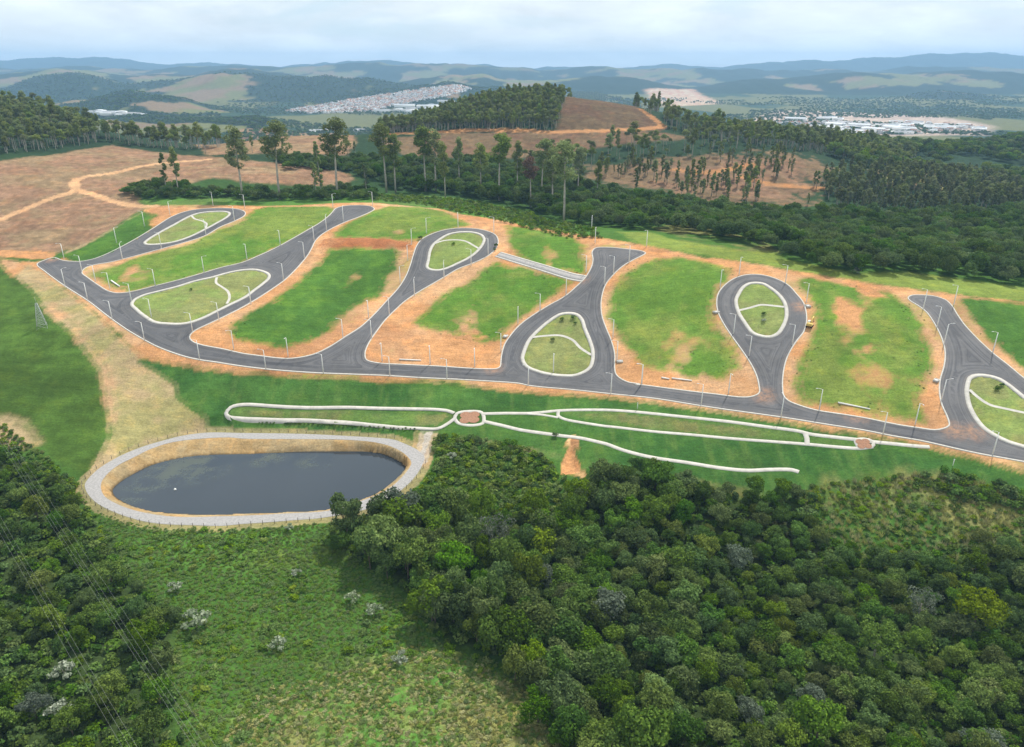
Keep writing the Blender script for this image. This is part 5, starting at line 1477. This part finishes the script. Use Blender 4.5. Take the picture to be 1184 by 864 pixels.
# hedge of small shrubs along the lower edge of the long park loop
for i, kx in enumerate([235, 250, 268, 286, 300, 352, 362, 378, 398, 420, 440, 460, 480, 505, 520, 535, 560, 580, 600, 620, 640, 662, 700, 718, 740, 760, 780, 805, 835, 850, 870, 890, 905, 925, 945]):
    ky = np.interp(kx, [150, 300, 450, 600, 800, 960], [174, 180, 186, 194, 208, 219]) + 6.5
    q = pix(('K', [(kx, ky)]))[0]
    o = island_bush(q[0], q[1], .42 + .3 * ((i * 7) % 5) / 5, 'dark', 'small dark hedge shrub in the row below the long white path loop', 'hedge_shrub')
    o['group'] = 'hedge shrubs along the long white path loop'
# marker stakes on the park
for px, py, lab in [(1101.5, 539, 'white marker stake at the edge of the right scrub'), (737, 473, 'thin white marker stake between road and upper white path')]:
    x, y, z = at(px, py)
    t = thing('marker_stake', lab, 'stake', (x, y, z)); MB().tube([(0, 0, -.3), (0, 0, 2.4)], [.12, .1], 6).build('stake', M['white'], t); MB().box((0, 0, 2.5), (.4, .12, .3)).build('plate', M['white'], t)

# ------------------------------------------------------------------ excavator
x, y, z = at(936, 378)
ex = thing('excavator', 'small yellow excavator on orange earth beside the teardrop loop', 'excavator', (x, y, z), R(55))
for s in (-1, 1):
    b = MB(); b.box((0, s * 1.0, .42), (3.0, .5, .5))
    b.tube([(-1.5, s * 1.0 - .25, .42), (-1.5, s * 1.0 + .25, .42)], .42, 12); b.tube([(1.5, s * 1.0 - .25, .42), (1.5, s * 1.0 + .25, .42)], .42, 12)
    b.build('track', M['rubber'], ex)
b = MB(); b.box((-.3, 0, 1.05), (2.9, 2.3, .55)); b.box((-1.2, 0, 1.6), (1.2, 2.2, .75), 0, .92); b.build('body', M['yellow'], ex)
cab = MB().box((.35, .55, 1.95), (1.4, 1.05, 1.3), 0, .9).build('cab', M['cab'], ex)
b = MB(); b.box((1.03, .55, 2.05), (.06, .8, .8)); b.box((.35, 1.06, 2.05), (1.0, .06, .8)); b.box((.35, .04, 2.05), (1.0, .06, .8)); b.build('window', M['glass'], cab)
MB().tube([(.8, -.3, 1.3), (2.0, -.3, 3.3), (3.6, -.3, 3.6)], [.28, .26, .2], 6).build('boom', M['yellow'], ex)
MB().tube([(3.5, -.3, 3.7), (4.6, -.3, 1.6)], [.2, .15], 6).build('stick', M['yellow'], ex)
b = MB(); b.box((4.5, -.3, 1.05), (.75, .9, .7), 0, .7); [b.tube([(4.75, -.3 + d_, .75), (4.95, -.3 + d_, .5)], [.07, .03], 4) for d_ in (-.3, 0, .3)]; b.build('bucket', M['rubber'], ex)

# ------------------------------------------------------------------ lattice tower and power lines
x, y, z = at(49, 379)
tw = thing('lattice_tower', 'thin grey lattice mast standing in the dark green left field', 'tower', (x, y, z), .5, None, .72)
def tb(h): return 2.6 * (1 - h / 17) + .35
legs = MB(); br = MB()
for sx in (-1, 1):
    for sy in (-1, 1):
        MB().tube([(sx * tb(0), sy * tb(0), -.4), (sx * tb(8), sy * tb(8), 8), (sx * tb(16), sy * tb(16), 16)], [.10, .09, .07], 5).build('leg', M['steel'], tw)
hs = [0, 2.6, 5, 7.2, 9.2, 11, 12.6, 14, 15.2, 16]
cor = [(-1, -1), (1, -1), (1, 1), (-1, 1)]
for a, b_ in zip(hs, hs[1:]):
    for i in range(4):
        p, q = cor[i], cor[(i + 1) % 4]
        br.tube([(p[0] * tb(a), p[1] * tb(a), a), (q[0] * tb(b_), q[1] * tb(b_), b_)], .055, 4, caps=False)
        br.tube([(q[0] * tb(a), q[1] * tb(a), a), (p[0] * tb(b_), p[1] * tb(b_), b_)], .055, 4, caps=False)
        br.tube([(p[0] * tb(b_), p[1] * tb(b_), b_), (q[0] * tb(b_), q[1] * tb(b_), b_)], .05, 4, caps=False)
br.build('bracing', M['steel'], tw)
MB().tube([(0, 0, 15.8), (0, 0, 20)], [.08, .05], 6).build('mast_tip', M['steel'], tw)
def wires(pa, pb, z, offs, label):
    a = np.array([*px_at_z(pa[0], pa[1], z), z]); c = np.array([*px_at_z(pb[0], pb[1], z), z])
    d = c - a; a2 = a - d * .5; c2 = c + d * .6
    d = c2 - a2; s = np.array([-d[1], d[0], 0]); s /= np.linalg.norm(s)
    t = thing('power_line', label, 'power line', tuple(a2))
    for o_, dz in offs:
        MB().tube([tuple(d * (k / 24) + s * o_ + np.array([0, 0, dz + 10 * ((k / 24 - .5) ** 2 - .07)])) for k in range(25)], .011, 4, caps=False).build('wire', M['wire'], t)
wires((150, 864), (0, 606), 14, ((-.9, 0), (0, .2), (.9, 0)), 'left bundle of bare power wires over the left wood')
wires((235, 864), (62, 600), 14, ((-1.6, 0), (-.3, .2), (.5, 0), (1.2, .3)), 'right bundle of bare power wires over the left wood')

# ------------------------------------------------------------------ far towns
def house_mesh(i):
    rng = np.random.default_rng(900 + i)
    w, l, h, r = rng.uniform(8, 12), rng.uniform(9, 16), rng.uniform(4, 8), rng.uniform(1.4, 2.4)
    b = MB(); b.box((0, 0, h / 2 - 1), (w, l, h + 2), mi=0)
    k = len(b.v); e = .5
    b.v += [(-w / 2 - e, -l / 2 - e, h), (w / 2 + e, -l / 2 - e, h), (w / 2 + e, l / 2 + e, h), (-w / 2 - e, l / 2 + e, h), (0, -l / 2 - e, h + r), (0, l / 2 + e, h + r)]
    b.q += [[k, k + 4, k + 5, k + 3], [k + 1, k + 2, k + 5, k + 4], [k, k + 3, k + 2, k + 1]]; b.mq += [1, 1, 1]
    b.t += [[k, k + 1, k + 4], [k + 2, k + 3, k + 5]]; b.mt += [0, 0]
    return b.mesh('house', [[M['white'], M['wall'], M['wall2'], M['wall']][i % 4], [M['tile'], M['greyroof'], M['tile'], M['metalroof'], M['tile']][i % 5]])
HM = [house_mesh(i) for i in range(10)]
def shed_mesh(i, w, l, h):
    b = MB(); b.box((0, 0, h / 2 - 1), (w, l, h + 2), mi=0)
    k = len(b.v); n = 6
    for yy in (-l / 2 - .5, l / 2 + .5):
        for j in range(n + 1):
            a = math.pi * (.2 + .6 * j / n)
            b.v.append((-w * .5 * math.cos(a) / math.cos(math.pi * .2) * 1.02, yy, h + (math.sin(a) - math.sin(math.pi * .2)) * w * .18))
    for j in range(n): b.q.append([k + j, k + j + 1, k + n + 1 + j + 1, k + n + 1 + j]); b.mq.append(1)
    for s_ in (0, n + 1):
        for j in range(1, n): b.t.append([k + s_, k + s_ + j, k + s_ + j + 1]); b.mt.append(0)
    return b.mesh('warehouse', [M['white'], M['metalroof'] if i % 3 else M['greyroof']])
SM = [shed_mesh(i, *d) for i, d in enumerate([(36, 70, 10), (28, 50, 9), (50, 90, 12), (24, 40, 8)])]
rngh = np.random.default_rng(17)
def in_px(poly, n, seed):
    rng = np.random.default_rng(seed); p = np.array(poly, float); out = []
    while len(out) < n:
        a = rng.uniform(p.min(0), p.max(0))
        if sdf(p, np.array([a[0]]), np.array([a[1]]), 5)[0] < 0: out.append(a)
    q = cast([o[0] for o in out], [o[1] for o in out])
    return q[~np.isnan(q[:, 0])]
def plane_px(poly, n, seed):
    rng = np.random.default_rng(seed); p = np.array(poly, float); out = []
    while len(out) < n:
        a = rng.uniform(p.min(0), p.max(0))
        if sdf(p, np.array([a[0]]), np.array([a[1]]), 5)[0] < 0: out.append(px_at_z(a[0], a[1], PLAIN + 3))
    return [np.array([float(u), float(v), 0]) for u, v in out]
town = [(322, 130), (360, 123), (420, 113), (480, 104), (530, 98), (548, 104), (520, 112), (470, 122), (430, 131), (360, 133)]
T1 = in_px(town, 1250, 5)
T1 = T1[(T1[:, 1] > 2400)]
def place_house(q, label, group, meshes, name, cat, s=1.0):
    o = obj(name, meshes[int(rngh.integers(len(meshes)))]); o.location = (q[0], q[1], float(h0(np.array([q[0]]), np.array([q[1]]))[0])); o.rotation_euler = (0, 0, float(rngh.uniform(0, 3.14))); o.scale = (s, s, s)
    return tag(o, label, cat, group)
order = np.argsort(T1[:, 1])
for q in T1[order[:190]]:
    place_house(q, 'small pale house in the hillside town left of the round hill', 'houses of the hillside town', HM, 'house', 'house', 1.15)
b = MB(); VV, QQ, MI = [], [], []; off = 0
TT, TM = [], []
for q in T1[order[190:]]:
    me = HM[int(rngh.integers(10))]
    n = len(me.vertices); v = np.zeros(n * 3, np.float32); me.vertices.foreach_get('co', v); v = v.reshape(-1, 3) * 1.15
    a = rngh.uniform(0, 3.14); c_, s_ = math.cos(a), math.sin(a)
    zz = float(h0(np.array([q[0]]), np.array([q[1]]))[0])
    VV.append(np.stack([v[:, 0] * c_ - v[:, 1] * s_ + q[0], v[:, 0] * s_ + v[:, 1] * c_ + q[1], v[:, 2] + zz], 1))
    for p_ in me.polygons:
        if len(p_.vertices) == 4: QQ.append([off + k for k in p_.vertices]); MI.append(p_.material_index * 2 + (off // 14) % 2)
        else: TT.append([off + k for k in p_.vertices]); TM.append((off // 14) % 2)
    off += n
if VV:
    obj('distant_town', mesh_np('distant_town', np.concatenate(VV), QQ, [M['wall'], M['white'], M['tile'], M['greyroof']], None, False, MI + TM, TT), kind='stuff', label='mass of small houses covering the distant town hill', category='town')
for poly, n, seed, lab, grp, s in [([(400, 132), (440, 130), (520, 127), (520, 133), (440, 135)], 12, 7, 'long white warehouse at the foot of the hillside town', 'warehouses below the hillside town', 1.0),
        ([(100, 129), (140, 131), (166, 133), (160, 137), (110, 133)], 8, 8, 'long white shed in the valley at far left', 'white sheds at far left', .75),
        ([(885, 143), (940, 134), (1010, 138), (1080, 141), (1150, 146), (1140, 154), (1000, 156), (900, 150)], 60, 9, 'white roofed warehouse in the industrial town at far right', 'warehouses of the industrial town', .8),
        ([(350, 150), (395, 148), (425, 149), (420, 153), (360, 153)], 7, 10, 'white shed half hidden behind the second brown rise', 'sheds behind the brown rise', .6)]:
    for q in ([v for v in in_px(poly, n * 2, seed) if v[1] > 1500] if seed == 8 else plane_px(poly, n, seed)):
        place_house(q, lab, grp, SM, 'warehouse', 'warehouse', s)
for q in plane_px([(900, 140), (1000, 140), (1080, 142), (1150, 147), (1140, 154), (1000, 156), (900, 150)], 110, 12):
    place_house(q, 'small pale house among the warehouses at far right', 'houses of the industrial town', HM, 'house', 'house', 1.2)

# ------------------------------------------------------------------ light, sky, air, camera
SUN_EL, SUN_AZ = R(56), R(32)      # azimuth clockwise from +Y
sl = bpy.data.lights.new('sun', 'SUN'); sl.energy = 3.0; sl.angle = R(2.5); sl.color = (1.0, .95, .87)
so_ = bpy.data.objects.new('sun', sl); link(so_)
dirv = Vector((math.sin(SUN_AZ) * math.cos(SUN_EL), math.cos(SUN_AZ) * math.cos(SUN_EL), math.sin(SUN_EL)))
so_.rotation_euler = dirv.to_track_quat('Z', 'Y').to_euler(); so_.location = (0, 0, 3000)

wd = bpy.data.worlds.new('World'); scene.world = wd; wd.use_nodes = True
nt = wd.node_tree
for n_ in list(nt.nodes): nt.nodes.remove(n_)
q = NB(nt)
sky = q.n('ShaderNodeTexSky'); sky.sky_type = 'NISHITA'; sky.sun_disc = False; sky.sun_elevation = SUN_EL; sky.sun_rotation = SUN_AZ; sky.altitude = 700; sky.air_density = 1.0; sky.dust_density = 1.5
tc = q.n('ShaderNodeTexCoord').outputs['Generated']
n1 = q.noise(1.0, 7, .55, q.mapping(tc, (3.2, 3.2, 17)), .5)
n2 = q.noise(1.0, 6, .6, q.mapping(tc, (7, 7, 30)), .3)
cov = q.mapr(q.math('ADD', n1, q.math('MULTIPLY', n2, .25)), .47, .60, 0.35, 1)
shade = q.mapr(q.math('ADD', q.math('MULTIPLY', n2, .6), q.math('MULTIPLY', n1, .4)), .36, .62, .80, 1.14)
cc = q.n('ShaderNodeRGB'); cc.outputs[0].default_value = (5.6, 5.9, 5.95, 1)
cloud = q.scalecol(cc.outputs[0], shade)
gap_ = q.mix(.75, sky.outputs[0], (3.75, 4.75, 5.3))
mixc = q.mix(cov, gap_, cloud)
bg = q.n('ShaderNodeBackground'); bg.inputs['Strength'].default_value = .105
q.l(mixc, bg.inputs['Color'])
wo = q.n('ShaderNodeOutputWorld'); q.l(bg.outputs[0], wo.inputs['Surface'])

hm, hnt, hout = new_mat('air'); q = NB(hnt)
pv = q.n('ShaderNodeVolumePrincipled'); pv.inputs['Density'].default_value = 8.5e-5; pv.inputs['Color'].default_value = (.36, .60, .92, 1); pv.inputs['Anisotropy'].default_value = .1
q.l(pv.outputs[0], hout.inputs['Volume'])
hb = MB(); hb.box((0, 8600, 150), (40000, 18600, 540))
hz = hb.build('haze', hm, None, kind='stuff', label='thin blue air over the whole valley', category='haze')

cam = bpy.data.cameras.new('camera'); co = bpy.data.objects.new('camera', cam); link(co)
cam.sensor_fit = 'HORIZONTAL'; cam.sensor_width = 36; cam.lens = 36 * F / W
cam.clip_start = 1; cam.clip_end = 60000
co.location = (0, 0, CAM_H); co.rotation_euler = (R(90) - PITCH, 0, 0)
scene.camera = co
scene.view_settings.view_transform = 'Standard'; scene.view_settings.look = 'None'; scene.view_settings.gamma = 1
scene.view_settings.exposure = .80
scene.view_settings.use_curve_mapping = False
cy = scene.cycles
cy.max_bounces = 5; cy.diffuse_bounces = 3; cy.glossy_bounces = 2; cy.transmission_bounces = 3; cy.volume_bounces = 1; cy.transparent_max_bounces = 4
cy.use_denoising = True
try: cy.denoiser = 'OPENIMAGEDENOISE'
except Exception: pass
